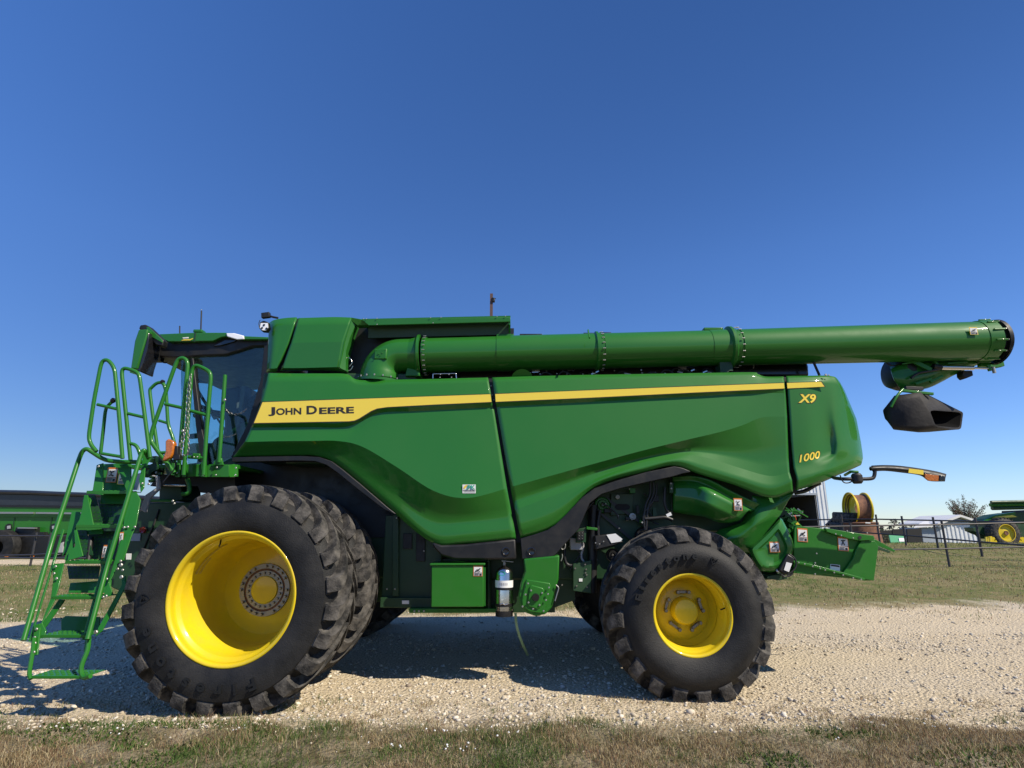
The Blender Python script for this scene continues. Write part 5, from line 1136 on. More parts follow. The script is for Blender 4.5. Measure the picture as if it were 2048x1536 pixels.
# ================================================================== LIGHT AND SKY
SUN = Vector((.85, -.53, .95)).normalized()
el = math.asin(SUN.z); az = math.atan2(SUN.x, SUN.y)
wd = bpy.data.worlds.new('World'); scene.world = wd; wd.use_nodes = True
n, l = wd.node_tree.nodes, wd.node_tree.links
sky = n.new('ShaderNodeTexSky'); sky.sky_type = 'NISHITA'; sky.sun_disc = False; sky.sun_elevation = el; sky.sun_rotation = -az
sky.altitude = 200; sky.air_density = 1.0; sky.dust_density = 0.; sky.ozone_density = 2.2
n['Background'].inputs['Strength'].default_value = .094
hs_ = n.new('ShaderNodeHueSaturation'); hs_.inputs['Saturation'].default_value = 1.22; l.new(sky.outputs[0], hs_.inputs['Color']); tn_ = n.new('ShaderNodeMix'); tn_.data_type = 'RGBA'; tn_.blend_type = 'MULTIPLY'; tn_.inputs[0].default_value = 1; tc_ = n.new('ShaderNodeTexCoord'); sz_ = n.new('ShaderNodeSeparateXYZ'); l.new(tc_.outputs['Generated'], sz_.inputs[0]); mr_ = n.new('ShaderNodeMapRange'); mr_.inputs['From Max'].default_value = .42; l.new(sz_.outputs['Z'], mr_.inputs['Value']); cm_ = n.new('ShaderNodeMix'); cm_.data_type = 'RGBA'; cm_.inputs[6].default_value = (.61, .70, .97, 1); cm_.inputs[7].default_value = (.96, .98, 1.26, 1); l.new(mr_.outputs['Result'], cm_.inputs[0]); l.new(cm_.outputs[2], tn_.inputs[7]); l.new(hs_.outputs[0], tn_.inputs[6]); l.new(tn_.outputs[2], n['Background'].inputs['Color'])
sl = bpy.data.lights.new('sun', 'SUN'); sl.energy = 5.0; sl.angle = R(.5); sl.color = (1, .91, .76)
so = bpy.data.objects.new('sun', sl); col.objects.link(so); so.rotation_euler = SUN.to_track_quat('Z', 'Y').to_euler(); so.location = (10, -10, 15)
scene.view_settings.view_transform = 'Standard'; scene.view_settings.look = 'None'; scene.view_settings.exposure = .35; scene.view_settings.gamma = 1
# ================================================================== GROUND
def sst(a, b, x):
    t = np.clip((x-a)/(b-a), 0, 1); return t*t*(3-2*t)
_G = np.random.default_rng(4).uniform(-1, 1, (256, 256))
def vn(x, y, s):
    x = np.asarray(x, float)*s; y = np.asarray(y, float)*s; xi = np.floor(x).astype(int); yi = np.floor(y).astype(int); fx = x-xi; fy = y-yi
    fx = fx*fx*(3-2*fx); fy = fy*fy*(3-2*fy); g = lambda i, j: _G[i % 256, j % 256]
    return (g(xi, yi)*(1-fx)+g(xi+1, yi)*fx)*(1-fy)+(g(xi, yi+1)*(1-fx)+g(xi+1, yi+1)*fx)*fy
def gz(x, y):
    x = np.asarray(x, float); y = np.asarray(y, float)
    r = np.interp(y, [9, 12, 28, 31, 60, 80], [0, .08, .78, .78, .10, 0])*sst(-1, 8, x)
    near = sst(3.2, 4.6, y)*(1-sst(30, 60, np.abs(x)))
    bump = vn(x, y, .9)*.018+vn(x, y, 2.7)*.008
    verge = (1-sst(4.7, 5.4, y+vn(x, 0*y, .8)*.12))*.03*(1+vn(x, y, 3.1))
    mid = sst(10, 12.5, y)*(vn(x, y, .35)*.05+vn(x, y, 1.3)*.025)
    return r+bump*near*(1-sst(10, 14, y))*.8+verge*near+mid*(1-sst(40, 80, y))
def axis_list(segs):
    out = []
    for a, b, s in segs: out += list(np.arange(a, b, s))
    out.append(segs[-1][1]); return np.array(out)
xs = axis_list([(-900, -200, 100), (-200, -60, 14), (-60, -20, 2.5), (-20, -9, .6), (-9, 9, .09), (9, 30, .6), (30, 60, 2.5), (60, 200, 14), (200, 900, 100)])
ys = axis_list([(-60, -4, 6), (-4, 3, .7), (3, 12, .07), (12, 20, .3), (20, 45, 1.0), (45, 100, 5), (100, 400, 40), (400, 2400, 250)])
XX, YY = np.meshgrid(xs, ys); ZZ = gz(XX, YY); nx, ny = len(xs), len(ys)
V = np.stack([XX, YY, ZZ], -1).reshape(-1, 3); ii = np.arange(nx*ny).reshape(ny, nx)
F = np.stack([ii[:-1, :-1], ii[:-1, 1:], ii[1:, 1:], ii[1:, :-1]], -1).reshape(-1, 4)
def np_mesh(name, V, F, cols=None, smooth=False):
    me = bpy.data.meshes.new(name); k = F.shape[1]
    me.vertices.add(len(V)); me.vertices.foreach_set('co', np.ascontiguousarray(V, dtype=np.float32).ravel())
    me.loops.add(F.size); me.loops.foreach_set('vertex_index', F.astype(np.int32).ravel())
    me.polygons.add(len(F)); me.polygons.foreach_set('loop_start', np.arange(0, F.size, k, dtype=np.int32))
    try: me.polygons.foreach_set('loop_total', np.full(len(F), k, dtype=np.int32))
    except Exception: pass
    if cols is not None:
        a = me.color_attributes.new('Col', 'FLOAT_COLOR', 'POINT'); c4 = np.ones((len(V), 4), np.float32); c4[:, :3] = cols; a.data.foreach_set('color', c4.ravel())
    me.update(calc_edges=True); me.validate()
    if smooth: me.polygons.foreach_set('use_smooth', np.ones(len(F), bool))
    return me
# ground material: gravel drive between worn grass verges, blended by where things lie
gm = bpy.data.materials.new('ground'); n, l = nodes(gm); bs = n['Principled BSDF']; bs.inputs['Roughness'].default_value = .95; bs.inputs['Specular IOR Level'].default_value = .15
geo = n.new('ShaderNodeNewGeometry'); sep = n.new('ShaderNodeSeparateXYZ'); l.new(geo.outputs['Position'], sep.inputs[0])
def N(kind, **kw):
    x = n.new(kind)
    for k, v in kw.items(): setattr(x, k, v)
    return x
def noise(scale, det=5, rough=.6):
    t = N('ShaderNodeTexNoise'); t.inputs['Scale'].default_value = scale; t.inputs['Detail'].default_value = det; t.inputs['Roughness'].default_value = rough
    l.new(geo.outputs['Position'], t.inputs['Vector']); return t.outputs['Fac']
def math_(op, a, b=None, c=None):
    m = N('ShaderNodeMath', operation=op)
    for i, v in enumerate((a, b, c)):
        if v is None: continue
        if isinstance(v, (int, float)): m.inputs[i].default_value = v
        else: l.new(v, m.inputs[i])
    return m.outputs[0]
def ramp(f, a, b, c0, c1):
    r = N('ShaderNodeMapRange'); r.interpolation_type = 'SMOOTHSTEP'
    r.inputs['From Min'].default_value = a; r.inputs['From Max'].default_value = b; r.inputs['To Min'].default_value = c0; r.inputs['To Max'].default_value = c1
    l.new(f, r.inputs['Value']); return r.outputs['Result']
def mix(f, a, b):
    m = N('ShaderNodeMix', data_type='RGBA')
    if isinstance(f, (int, float)): m.inputs[0].default_value = f
    else: l.new(f, m.inputs[0])
    for i, v in ((6, a), (7, b)):
        if isinstance(v, tuple): m.inputs[i].default_value = (*v, 1)
        else: l.new(v, m.inputs[i])
    return m.outputs[2]
nA, nB, nC, nD = noise(1.1), noise(7), noise(38, 6, .7), noise(.35)
grav = mix(ramp(nC, .35, .65, 0, 1), (.40, .32, .205), (.72, .61, .44))
grav = mix(ramp(nB, .45, .7, 0, .5), grav, (.50, .41, .28))
grav = mix(ramp(nD, .45, .65, 0, .4), grav, (.52, .46, .38))
grass = mix(ramp(nB, .35, .65, 0, 1), (.10, .135, .032), (.21, .18, .08))
grass = mix(ramp(nA, .45, .62, 0, .6), grass, (.27, .21, .11))
grass = mix(ramp(nC, .5, .72, 0, .5), grass, (.05, .075, .02))
Yw = math_('ADD', sep.outputs['Y'], math_('MULTIPLY', math_('SUBTRACT', nA, .5), 1.1)); Yw = math_('ADD', Yw, math_('MULTIPLY', math_('SUBTRACT', nB, .5), .9))
Yf = math_('ADD', math_('ADD', sep.outputs['Y'], math_('MULTIPLY', math_('SUBTRACT', nA, .5), 3.2)), math_('MULTIPLY', math_('SUBTRACT', nB, .5), 1.2))
Yf = math_('SUBTRACT', Yf, math_('MULTIPLY', sep.outputs['X'], .07))
track = math_('MULTIPLY', ramp(math_('ABSOLUTE', math_('SUBTRACT', math_('ADD', sep.outputs['Y'], math_('MULTIPLY', nA, .3)), 7.45)), .18, .42, 1, 0), ramp(nB, .3, .6, .4, 1))
track2 = math_('MULTIPLY', ramp(math_('ABSOLUTE', math_('SUBTRACT', math_('ADD', sep.outputs['Y'], math_('MULTIPLY', nA, .3)), 9.6)), .2, .45, 1, 0), ramp(nB, .3, .6, .4, 1))
grav = mix(math_('MULTIPLY', math_('MAXIMUM', track, track2), .75), grav, (.56, .47, .335))
near_m = ramp(Yw, 4.65, 5.2, 1, 0); far_m = ramp(Yf, 10.6, 11.7, 0, 1)
lane = math_('MULTIPLY', math_('MULTIPLY', ramp(Yf, 27, 28.5, 0, 1), ramp(Yf, 31, 33, 1, 0)), ramp(sep.outputs['X'], -17, -14, 1, 0))
far_m = math_('MULTIPLY', far_m, math_('SUBTRACT', 1., lane))
verge = mix(ramp(nB, .40, .62, 0, 1), (.23, .19, .12), (.12, .10, .05)); verge = mix(ramp(nA, .5, .65, 0, .7), verge, (.34, .29, .21))
c1 = mix(near_m, grav, verge); c1 = mix(far_m, c1, grass)
l.new(c1, bs.inputs['Base Color'])
vor = N('ShaderNodeTexVoronoi'); vor.inputs['Scale'].default_value = 32; l.new(geo.outputs['Position'], vor.inputs['Vector'])
h = math_('ADD', math_('MULTIPLY', vor.outputs['Distance'], -1.2), math_('MULTIPLY', nC, 1.2))
bp = N('ShaderNodeBump'); bp.inputs['Strength'].default_value = .9; bp.inputs['Distance'].default_value = .02; l.new(h, bp.inputs['Height']); l.new(bp.outputs['Normal'], bs.inputs['Normal'])
go = put('ground', np_mesh('ground', V, F, smooth=True), gm); tag(go, kind='structure')
# ---- loose stones
def stones(N_, xr, yr, smin, smax, pw=2.2):
    ico = bmesh.new(); bmesh.ops.create_icosphere(ico, subdivisions=1, radius=1); iv = np.array([v.co[:] for v in ico.verts]); jf = np.array([[v.index for v in f.verts] for f in ico.faces]); ico.free()
    m = len(iv); x = rng.uniform(*xr, N_); y = yr[0]+(yr[1]-yr[0])*rng.uniform(0, 1, N_)**1.25
    tr = np.minimum(np.abs(y+.15-7.45), np.abs(y+.15-9.6)); k = rng.uniform(0, 1, N_) < (.25+.75*sst(.15, .5, tr))*(.35+.65*sst(-.5, .2, vn(x, y, 1.1)+.5*vn(x, y, 3.3))); x, y = x[k], y[k]; N_ = len(x)
    s = smin+(smax-smin)*rng.uniform(0, 1, N_)**pw
    sc_ = s[:, None]*np.stack([rng.uniform(.7, 1.3, N_), rng.uniform(.7, 1.3, N_), rng.uniform(.45, .85, N_)], -1)
    a = rng.uniform(0, 6.28, N_); t = rng.uniform(-.5, .5, N_)
    V = iv[None]*rng.uniform(.68, 1.2, (N_, m, 1)); V = np.where(np.abs(V) > .62, np.sign(V)*.62+(V-np.sign(V)*.62)*.35, V)*sc_[:, None, :]
    ca, sa = np.cos(a)[:, None], np.sin(a)[:, None]; X = V[..., 0]*ca-V[..., 1]*sa; Y_ = V[..., 0]*sa+V[..., 1]*ca; Z = V[..., 2]
    ct, st_ = np.cos(t)[:, None], np.sin(t)[:, None]; X, Z = X*ct-Z*st_, X*st_+Z*ct
    V = np.stack([X+x[:, None], Y_+y[:, None], Z+(gz(x, y)+s*.22)[:, None]], -1)
    F = jf[None]+(np.arange(N_)*m)[:, None, None]
    pal = np.array([(.56, .49, .38), (.48, .41, .30), (.62, .56, .46), (.36, .31, .25), (.42, .40, .36), (.60, .55, .46), (.26, .21, .16)])
    c = pal[rng.choice(7, N_, p=[.26, .22, .18, .1, .1, .1, .04])]*rng.uniform(.85, 1.12, (N_, 1))
    return V.reshape(-1, 3), F.reshape(-1, 3), np.repeat(c, m, 0)
S = [stones(30000, (-8, 9), (4.75, 9.4), .004, .019, 2.4), stones(5200, (-10, 14), (7.5, 11.8), .008, .028), stones(3800, (-7.5, 9), (5.0, 9.5), .012, .030, 1.7), stones(260, (-7, 8.5), (4.9, 8), .028, .042, 1.5), stones(500, (-5.5, 5.5), (4.3, 5.2), .004, .012)]
off = 0; VV, FF, CC = [], [], []
for v, f, c in S: VV.append(v); FF.append(f+off); CC.append(c); off += len(v)
tag(put('gravel', np_mesh('gravel', np.concatenate(VV), np.concatenate(FF), np.concatenate(CC)), STONEC), kind='stuff')
# ---- grass blades
def blades(x, y, hgt, wid, cols, lean=.6):
    N_ = len(x); a = rng.uniform(0, 6.28, N_); la = rng.uniform(0, 6.28, N_); ln = rng.uniform(0, 1, N_)*lean*hgt
    z = gz(x, y)-.004; dx, dy = np.cos(a)*wid/2, np.sin(a)*wid/2; lx, ly = np.cos(la)*ln, np.sin(la)*ln
    b0 = np.stack([x-dx, y-dy, z], -1); b1 = np.stack([x+dx, y+dy, z], -1)
    m0 = np.stack([x-dx*.8+lx*.35, y-dy*.8+ly*.35, z+hgt*.55], -1); m1 = np.stack([x+dx*.8+lx*.35, y+dy*.8+ly*.35, z+hgt*.55], -1)
    tt = np.stack([x+lx, y+ly, z+hgt*.92], -1)
    V = np.stack([b0, b1, m1, m0, tt], 1).reshape(-1, 3); o = (np.arange(N_)*5)[:, None]
    F = np.concatenate([o+np.array([[0, 1, 2]]), o+np.array([[0, 2, 3]]), o+np.array([[3, 2, 4]])], 0)
    return V, F, np.repeat(cols, 5, 0)
PALG = np.array([(.075, .13, .025), (.10, .16, .035), (.055, .10, .02)]); PALD = np.array([(.40, .32, .17), (.30, .21, .11), (.22, .12, .075), (.50, .42, .26), (.19, .15, .07)])
def pick(x, y, s, bias):
    g = vn(x, y, s)*.6+vn(x+31, y, s*3)*.4+rng.uniform(-.35, .35, len(x)) > bias
    return np.where(g[:, None], PALG[rng.integers(0, 3, len(x))], PALD[rng.integers(0, 5, len(x))])*rng.uniform(.8, 1.2, (len(x), 1))
# near verge, patchy
M = 230000; x = rng.uniform(-5.2, 5.2, M); y = 4.0+rng.uniform(0, 1, M)*1.75
edge = 4.93+vn(x, y, .9)*.16+vn(x, y, 3)*.16
dens = 1-sst(edge-.35, edge+.25, y); dens = dens*(.22+.78*sst(-.15, .4, vn(x+7, y, 1.6)+vn(x, y, 5)*.6))+.02
k = rng.uniform(0, 1, M) < dens; x, y = x[k], y[k]
hg = (.018+.050*rng.uniform(0, 1, len(x))**1.8)*(1+.4*vn(x, y, 1.2)); 
B1 = blades(x, y, hg, rng.uniform(.0022, .0045, len(x)), pick(x, y, 1.4, .12), 1.1)
# broad green leaves (clover and plantain) in patches
M = 16000; x = rng.uniform(-5, 5, M); y = rng.uniform(4.05, 4.95, M); k = (vn(x+3, y, 1.7)+.5*vn(x, y, 4.5)) > .32; x, y = x[k], y[k]
B2 = blades(x, y, rng.uniform(.015, .04, len(x)), rng.uniform(.008, .016, len(x)), PALG[rng.integers(0, 3, len(x))]*rng.uniform(.7, 1.15, (len(x), 1)), 1.6)
# field behind the drive
M = 170000; x = rng.uniform(-26, 30, M); y = 10.2+(rng.uniform(0, 1, M)**1.7)*26; k = np.abs(x) < y*1.0+1; x, y = x[k], y[k]
ed = 11.0+x*.07+vn(x, y, .9)*1.4; k = (rng.uniform(0, 1, len(x)) < sst(ed-.6, ed+.6, y)*(.35+.65*sst(-.4, .3, vn(x, y, .7)))) & ~((x < -15) & (y > 27) & (y < 32)); x, y = x[k], y[k]
B3 = blades(x, y, rng.uniform(.02, .075, len(x)), rng.uniform(.006, .013, len(x))*(.6+y/22), pick(x, y, .45, .02), .8)
# stray tufts in the gravel
tx = rng.uniform(-5, 6, 240); ty = 5.0+.75*rng.uniform(0, 1, 240)**1.6; x = np.repeat(tx, 26)+rng.normal(0, .04, 240*26); y = np.repeat(ty, 26)+rng.normal(0, .04, 240*26)
B4 = blades(x, y, rng.uniform(.015, .045, len(x)), rng.uniform(.003, .005, len(x)), pick(x, y, 1, .2), 1.2)
for nm, B in (('grass', [B1, B2, B4]), ('field_grass', [B3])):
    off = 0; VV, FF, CC = [], [], []
    for v, f, c in B: VV.append(v); FF.append(f+off); CC.append(c); off += len(v)
    tag(put(nm, np_mesh(nm, np.concatenate(VV), np.concatenate(FF), np.concatenate(CC)), BLADE), kind='stuff')
# small white blossoms in the verge
M = 60; cxs = rng.uniform(-4.3, 4.3, 26); cys = rng.uniform(4.15, 4.9, 26); q = rng.integers(0, 14, M); x = cxs[q]+rng.normal(0, .06, M); y = cys[q]+rng.normal(0, .05, M)
b = MB()
for i in range(M):
    z = float(gz(x[i], y[i]))+.03; b.lathe([(0, .001), (.0, .004+.004*rng.random()), (.004, .003), (.005, .0008)], (x[i], y[i], z), (rng.uniform(-.5, .5), -.6, 1), 6)
tag(b.build('clover_flowers', WHITE), kind='stuff')

# ================================================================== BACKGROUND
def fence(name, label, tops, rails, pr, rr, m=PIPE):
    """tops: list of (px, ytop, ybase, Y); rails: list of pixel/depth polylines"""
    t = thing(name, label, 'fence', P(tops[0][0], tops[0][2], tops[0][3]))
    for (x, yt, yb, Yv) in tops:
        base = P(x, yb, Yv); top = Vector((base.x, base.y, P(x, yt, Yv).z)); base.z -= .1
        MB().tube([base, top], pr, 10).build('post', m, t, smooth=True, ang=40)
    for r_ in rails: MB().tube([P(*q) for q in r_], rr, 8).build('rail', m, t, smooth=True, ang=40)
    return t
fence('pipe_fence', 'nearer dark pipe fence with two straight rails crossing the grass beside the straw chute', [(1598, 1050, 1122, 18.9), (1711, 1046, 1124, 18.8), (1898, 1040, 1127, 18.6), (2120, 1034, 1131, 18.4)],
      [[(1520, 1055.5, 18.93), (1650, 1053, 18.85), (1900, 1049, 18.57), (2120, 1043, 18.37)], [(1560, 1101, 18.93), (1790, 1099, 18.75), (1901, 1097.5, 18.57), (2120, 1092, 18.37)]], .035, .024)
fence('pipe_fence', 'farther dark pipe fence whose rails slope down to the right before the white shed', [(1690, 1029, 1086, 30), (1760, 1029, 1086, 28.5), (1812, 1032, 1088, 27.5), (1876, 1034, 1094, 25.5), (1964, 1035, 1109, 22.5), (2078, 1038, 1125, 20)],
      [[(1600, 1040, 32), (1690, 1038.5, 29.95), (1760, 1038.5, 28.45), (1876, 1041, 25.45), (1964, 1043, 22.45), (2078, 1046, 19.95)], [(1690, 1063, 29.95), (1760, 1067.5, 28.45), (1812, 1071, 27.45), (1876, 1076.5, 25.45), (1964, 1084, 22.45), (2078, 1093, 19.95)]], .045, .032)
fence('pipe_fence', 'dark pipe fence on the left in front of the black topped machine', [(-60, 1062, 1130, 25.8), (60.5, 1065, 1131, 25.6), (88, 1066, 1140, 23.2), (420, 1064, 1128, 25.6)],
      [[(-80, 1072.5, 25.5), (60, 1072, 25.5), (130, 1072.5, 25.5), (430, 1073, 25.5)], [(-80, 1113, 25.5), (60, 1110, 25.5), (130, 1106, 25.5), (430, 1108, 25.5)], [(-80, 1115.5, 23.2), (90, 1116, 23.1), (430, 1117, 23.2)]], .045, .035)
# left: long green machine with a black tarped top
LM = thing('grain_cart', 'long green farm machine with black tarped top parked behind the fence on the left', 'farm machine', P(60, 1116, 33))
def bplate(name, pts, Y, th, m, par, bevel=.0): return MB().slab(PP(pts, Y), (0, th, 0)).build(name, m, par, bevel=bevel)
YL = 33
bplate('tarp', [(-150, 984), (70, 982), (190, 990), (330, 998), (330, 1016), (190, 1012), (-150, 1008)], YL, 2.4, TARP, LM)
MB().tube(PP([(-150, 986), (-60, 983), (60, 985), (130, 988), (200, 990), (330, 998)], YL-.1), .12, 8).build('tarp_roll', TARP, LM, smooth=True)
bplate('rim_band', [(-150, 1008), (330, 1014), (330, 1018), (-150, 1012.5)], YL-.05, .3, BLACK, LM)
bplate('upper_side', [(-150, 1012.5), (330, 1018), (330, 1034), (-150, 1033)], YL, 2.4, GREEN2, LM)
bplate('upper_rail', [(-150, 1023), (66, 1024), (66, 1027.5), (-150, 1027)], YL-.12, .12, SHINY, LM); bplate('upper_rail', [(71, 1024), (330, 1027), (330, 1030.5), (71, 1027.5)], YL-.12, .12, SHINY, LM)
bplate('lower_side', [(-150, 1033), (330, 1034), (330, 1064), (150, 1064), (108, 1070), (50, 1078), (20, 1090), (-30, 1078), (-150, 1070)], YL+.1, 2.2, GREEN2, LM)
for x in (28.5, 103): bplate('panel_joint', [(x, 1035), (x+1, 1035), (x-3, 1072), (x-4, 1072)], YL+.07, .05, GREENI, LM)
for x in (17, 107): bplate('lamp', [(x-6, 1050), (x, 1047), (x+5, 1049), (x+6, 1058), (x, 1062), (x-6, 1060)], YL+.05, .08, BLACK, LM); bplate('lamp_glass', [(x-3, 1052), (x+3, 1051), (x+3, 1057), (x-3, 1058)], YL+.02, .04, LGREY, LM)
bplate('drawbar', [(-150, 1080), (20, 1086), (28, 1068), (32, 1055), (70, 1054), (70, 1064), (86, 1064), (90, 1072), (128, 1068), (128, 1112), (20, 1112), (-150, 1108)], YL-.25, 1.8, BLACK, LM)
bplate('ram', [(35, 1054.5), (69, 1055), (69, 1057.5), (35, 1057)], YL-.4, .2, SHINY, LM)
for x in (11, 28): bplate('marker', [(x-3, 1079), (x+3, 1079), (x+3, 1082.5), (x-3, 1082)], YL-.45, .05, WHITE, LM)
for (x, y, r_) in ((-8, 1096, .95), (130, 1102, .55), (230, 1100, .9)):
    MB().lathe([(0, r_*.4), (-.05, r_*.6), (0, r_*.95), (.1, r_), (.5, r_), (.6, r_*.9), (.6, .001)], P(x, y, YL-.9), seg=30).build('wheel', RUBBER, LM, smooth=True, ang=40)
MB().slab(PP([(118, 1088), (126, 1084), (124, 1108), (112, 1110)], YL-1), (0, .3, 0)).build('side_guard', LGREY, LM)
for x in (12, 64): bplate('amber_marker', [(x-3, 1111), (x+3, 1111), (x+3, 1114), (x-3, 1114)], YL-1.2, .05, AMBER, LM)
# white steel barn
def corr_wall(name, x0, x1, yb, z0, z1, Yv, m, par, pitch=.30, dep=.05):
    a = x0; b = MB(); xs_ = []; 
    while a < x1: xs_ += [(a, 0), (a+pitch*.55, 0), (a+pitch*.65, -dep), (a+pitch*.9, -dep)]; a += pitch
    xs_ = [(min(x, x1), d) for x, d in xs_]; vs = []
    for x, d in xs_: vs += [(x, Yv+d, z0), (x, Yv+d, z1)]
    b.add(vs, [(2*i, 2*i+2, 2*i+3, 2*i+1) for i in range(len(xs_)-1) if xs_[i+1][0]-xs_[i][0] > 1e-6])
    return b.build(name, m, par, solid=.02, fix=False)
YBn = 45
bx1 = P(1661, 1050, YBn).x; bx0 = bx1-16; dl = P(1560, 1050, YBn).x; dr = P(1637, 1050, YBn).x; dzt = P(1600, 990, YBn).z; gzb = 0
barn = thing('barn', 'white ribbed steel barn with a dark open doorway behind the rear of the combine', 'barn', ((bx0+bx1)/2, YBn+6, 0))
corr_wall('wall', dr, bx1, 0, -.2, 7.2, YBn, WALLW, barn); corr_wall('wall', bx0, dl-1.5, 0, -.2, 7.2, YBn, WALLW, barn); corr_wall('wall', dl-1.5, dr, 0, dzt, 7.2, YBn, WALLW, barn)
MB().box((bx1-.03, YBn+6, 3.4), (.06, 12, 7.6)).build('side_wall', WALLW, barn)
MB().box((bx0+.03, YBn+6, 3.4), (.06, 12, 7.6)).build('side_wall', WALLW, barn)
MB().box(((bx0+bx1)/2, YBn+12, 3.4), (16, .06, 7.6)).build('back_wall', WALLW, barn)
MB().slab([(bx0-.3, YBn-.3, 7.2), (bx1+.3, YBn-.3, 7.2), (bx1+.3, YBn+6, 9), (bx0-.3, YBn+6, 9)], (0, 0, .1)).build('roof', ROOFM, barn)
MB().slab([(bx0-.3, YBn+6, 9), (bx1+.3, YBn+6, 9), (bx1+.3, YBn+12.3, 7.2), (bx0-.3, YBn+12.3, 7.2)], (0, 0, .1)).build('roof', ROOFM, barn)
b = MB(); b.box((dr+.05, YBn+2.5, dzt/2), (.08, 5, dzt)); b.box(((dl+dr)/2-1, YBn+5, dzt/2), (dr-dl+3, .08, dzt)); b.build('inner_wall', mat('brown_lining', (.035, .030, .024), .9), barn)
MB().bar((dl-1.5, YBn-.06, dzt+.08), (dr+.1, YBn-.06, dzt+.08), .1, .16).build('door_track', WALLG, barn)
# white shed
YS = 60; shed = thing('shed', 'low white shed with ribbed gable wall and grey door behind the farther fence', 'shed', P(1905, 1088, YS))
gx0, gx1 = P(1884, 1080, YS).x, P(1962, 1080, YS).x; z0 = P(1900, 1089, YS).z; ze = P(1960, 1050, YS).z; zr = P(1918, 1036, YS).z; lx0 = P(1842, 1080, YS).x
corr_wall('gable_wall', gx0, gx1, 0, z0-.2, ze, YS, WALLW, shed, .42, .07)
MB().slab([(gx0, YS+.02, ze), (gx1, YS+.02, ze), ((gx0+gx1)/2, YS+.02, zr)], (0, .1, 0)).build('gable', WALLG, shed)
for s in (-1, 1):
    a = Vector(((gx0+gx1)/2, YS-.5, zr+.1)); e = Vector((gx1+.5 if s > 0 else gx0-.5, YS-.5, ze-.05)); MB().slab([a, e, e+Vector((0, 6, 0)), a+Vector((0, 6, 0))], (0, 0, .22)).build('roof', ROOFM, shed)
MB().box((gx1-.05, YS+2.8, (z0+ze)/2), (.1, 5.6, ze-z0)).build('side_wall', WALLW, shed)
MB().box(((lx0+gx0)/2, YS+1.55, (z0+P(1860, 1055, YS).z)/2), (gx0-lx0, 3, P(1860, 1055, YS).z-z0)).build('front_wall', WALLG, shed)
MB().slab([P(1828, 1056, YS-.4), P(1888, 1052, YS-.4), P(1888, 1052, YS-.4)+Vector((1, 2.2, .55)), P(1828, 1056, YS-.4)+Vector((2.6, 2.2, .55))], (0, 0, .12)).build('lean_roof', ROOFM, shed)
MB().box((P(1853, 1068, YS).x, YS+.03, P(1853, 1072, YS).z), (.9, .06, 1.5)).build('door', WALLG, shed, bevel=.02)
# dark boards between the sheds
for i, (x0, x1, y0, lab) in enumerate(((1758, 1783, 1060, 'short dark board panel standing farthest left in front of the shed'), (1785, 1811, 1057.5, 'dark board panel behind the leaning green panel'), (1814, 1843, 1057, 'dark board panel touching the grey shed door wall'))):
    o = MB().slab(PP([(x0, y0+1), (x1, y0), (x1+3, 1088), (x0+2, 1088)], 58), (0, .15, 0)).build('board_panel', DARKIN, None); tag(o, lab, 'panel', 'dark board panels by the shed')
o = MB().slab([P(1778, 1069, 50), P(1810, 1071, 50), P(1815, 1090, 48.5), P(1783, 1090, 48.5)], (0, .08, 0)).build('green_panel', mat('pale_green_sheet', (.10, .32, .16), .4), None); tag(o, 'pale green sheet panel leaning before the dark boards', 'panel')
o = MB().slab([P(1798, 1076, 49.3), P(1809, 1076, 49.3), P(1811, 1083, 48.9), P(1799, 1083, 48.9)], (0, .05, 0)).build('white_patch', WHITE, bpy.data.objects['green_panel'])
# big tyres, rusty drum and the yellow rim on top
YT_ = 33
def tyre_flat(px, py, r, h, label, m=RUBBER):
    c = P(px, py, YT_); o = MB().lathe([(0, r*.5), (0, r*.92), (h*.15, r), (h*.85, r), (h, r*.92), (h, r*.5), (h*.5, r*.45), (0, r*.5)], c, (.03, -.06, 1), 40).build('tractor_tyre', TREAD, None, smooth=True, ang=35)
    tag(o, label, 'tyre', 'black tyres stacked behind the fence'); return o
tyre_flat(1702, 1088, 1.1, .55, 'bottom black tyre of the stack behind the fence'); tyre_flat(1699, 1066, .95, .55, 'middle black tyre of the stack left of the rusty drum'); tyre_flat(1697, 1047, .78, .6, 'topmost black tyre of the stack left of the yellow rim')
dr_ = thing('rusty_drum', 'large rusty steel wheel drum lying under the yellow rim', 'drum', P(1725, 1088, YT_))
MB().lathe([(0, 1.05), (.5, 1.0), (.55, .96), (1.0, .95), (1.05, .99), (1.1, .95), (1.1, .3)], P(1722, 1086, YT_-.5), (0, 0, 1), 40).build('drum_wall', RUST, dr_, smooth=True, ang=35)
MB().slab(PP([(1731, 1044.5), (1741, 1045), (1741, 1047), (1731, 1046.5)], YT_-1.62), (0, .02, 0)).build('drum_label', WHITE, dr_)
rim = thing('wheel_rim', 'upright yellow wheel rim with rusty barrel standing on the rusty drum', 'wheel rim', P(1721, 1032, YT_-.5))
rc = P(1715, 1018, YT_-.6); axr = Vector((1, -.10, -.02)).normalized()
MB().lathe([(-.40, .86), (-.42, .90), (-.36, .90), (-.34, .80), (-.20, .74)], rc, axr, 44).build('rim_flange', YEL, rim, smooth=True, ang=50)
MB().lathe([(-.36, .83), (-.30, .76), (.28, .76), (.34, .83)], rc, -axr, 44).build('rim_barrel', RUST, rim, smooth=True, ang=50)
MB().lathe([(.34, .82), (.36, .90), (.42, .90), (.40, .84)], rc, axr, 44).build('rim_flange', YEL, rim, smooth=True, ang=50)
MB().lathe([(-.12, .76), (-.1, .5), (-.04, .42), (-.04, .2)], rc, axr, 40).build('rim_disc', YEL, rim, smooth=True, ang=50)
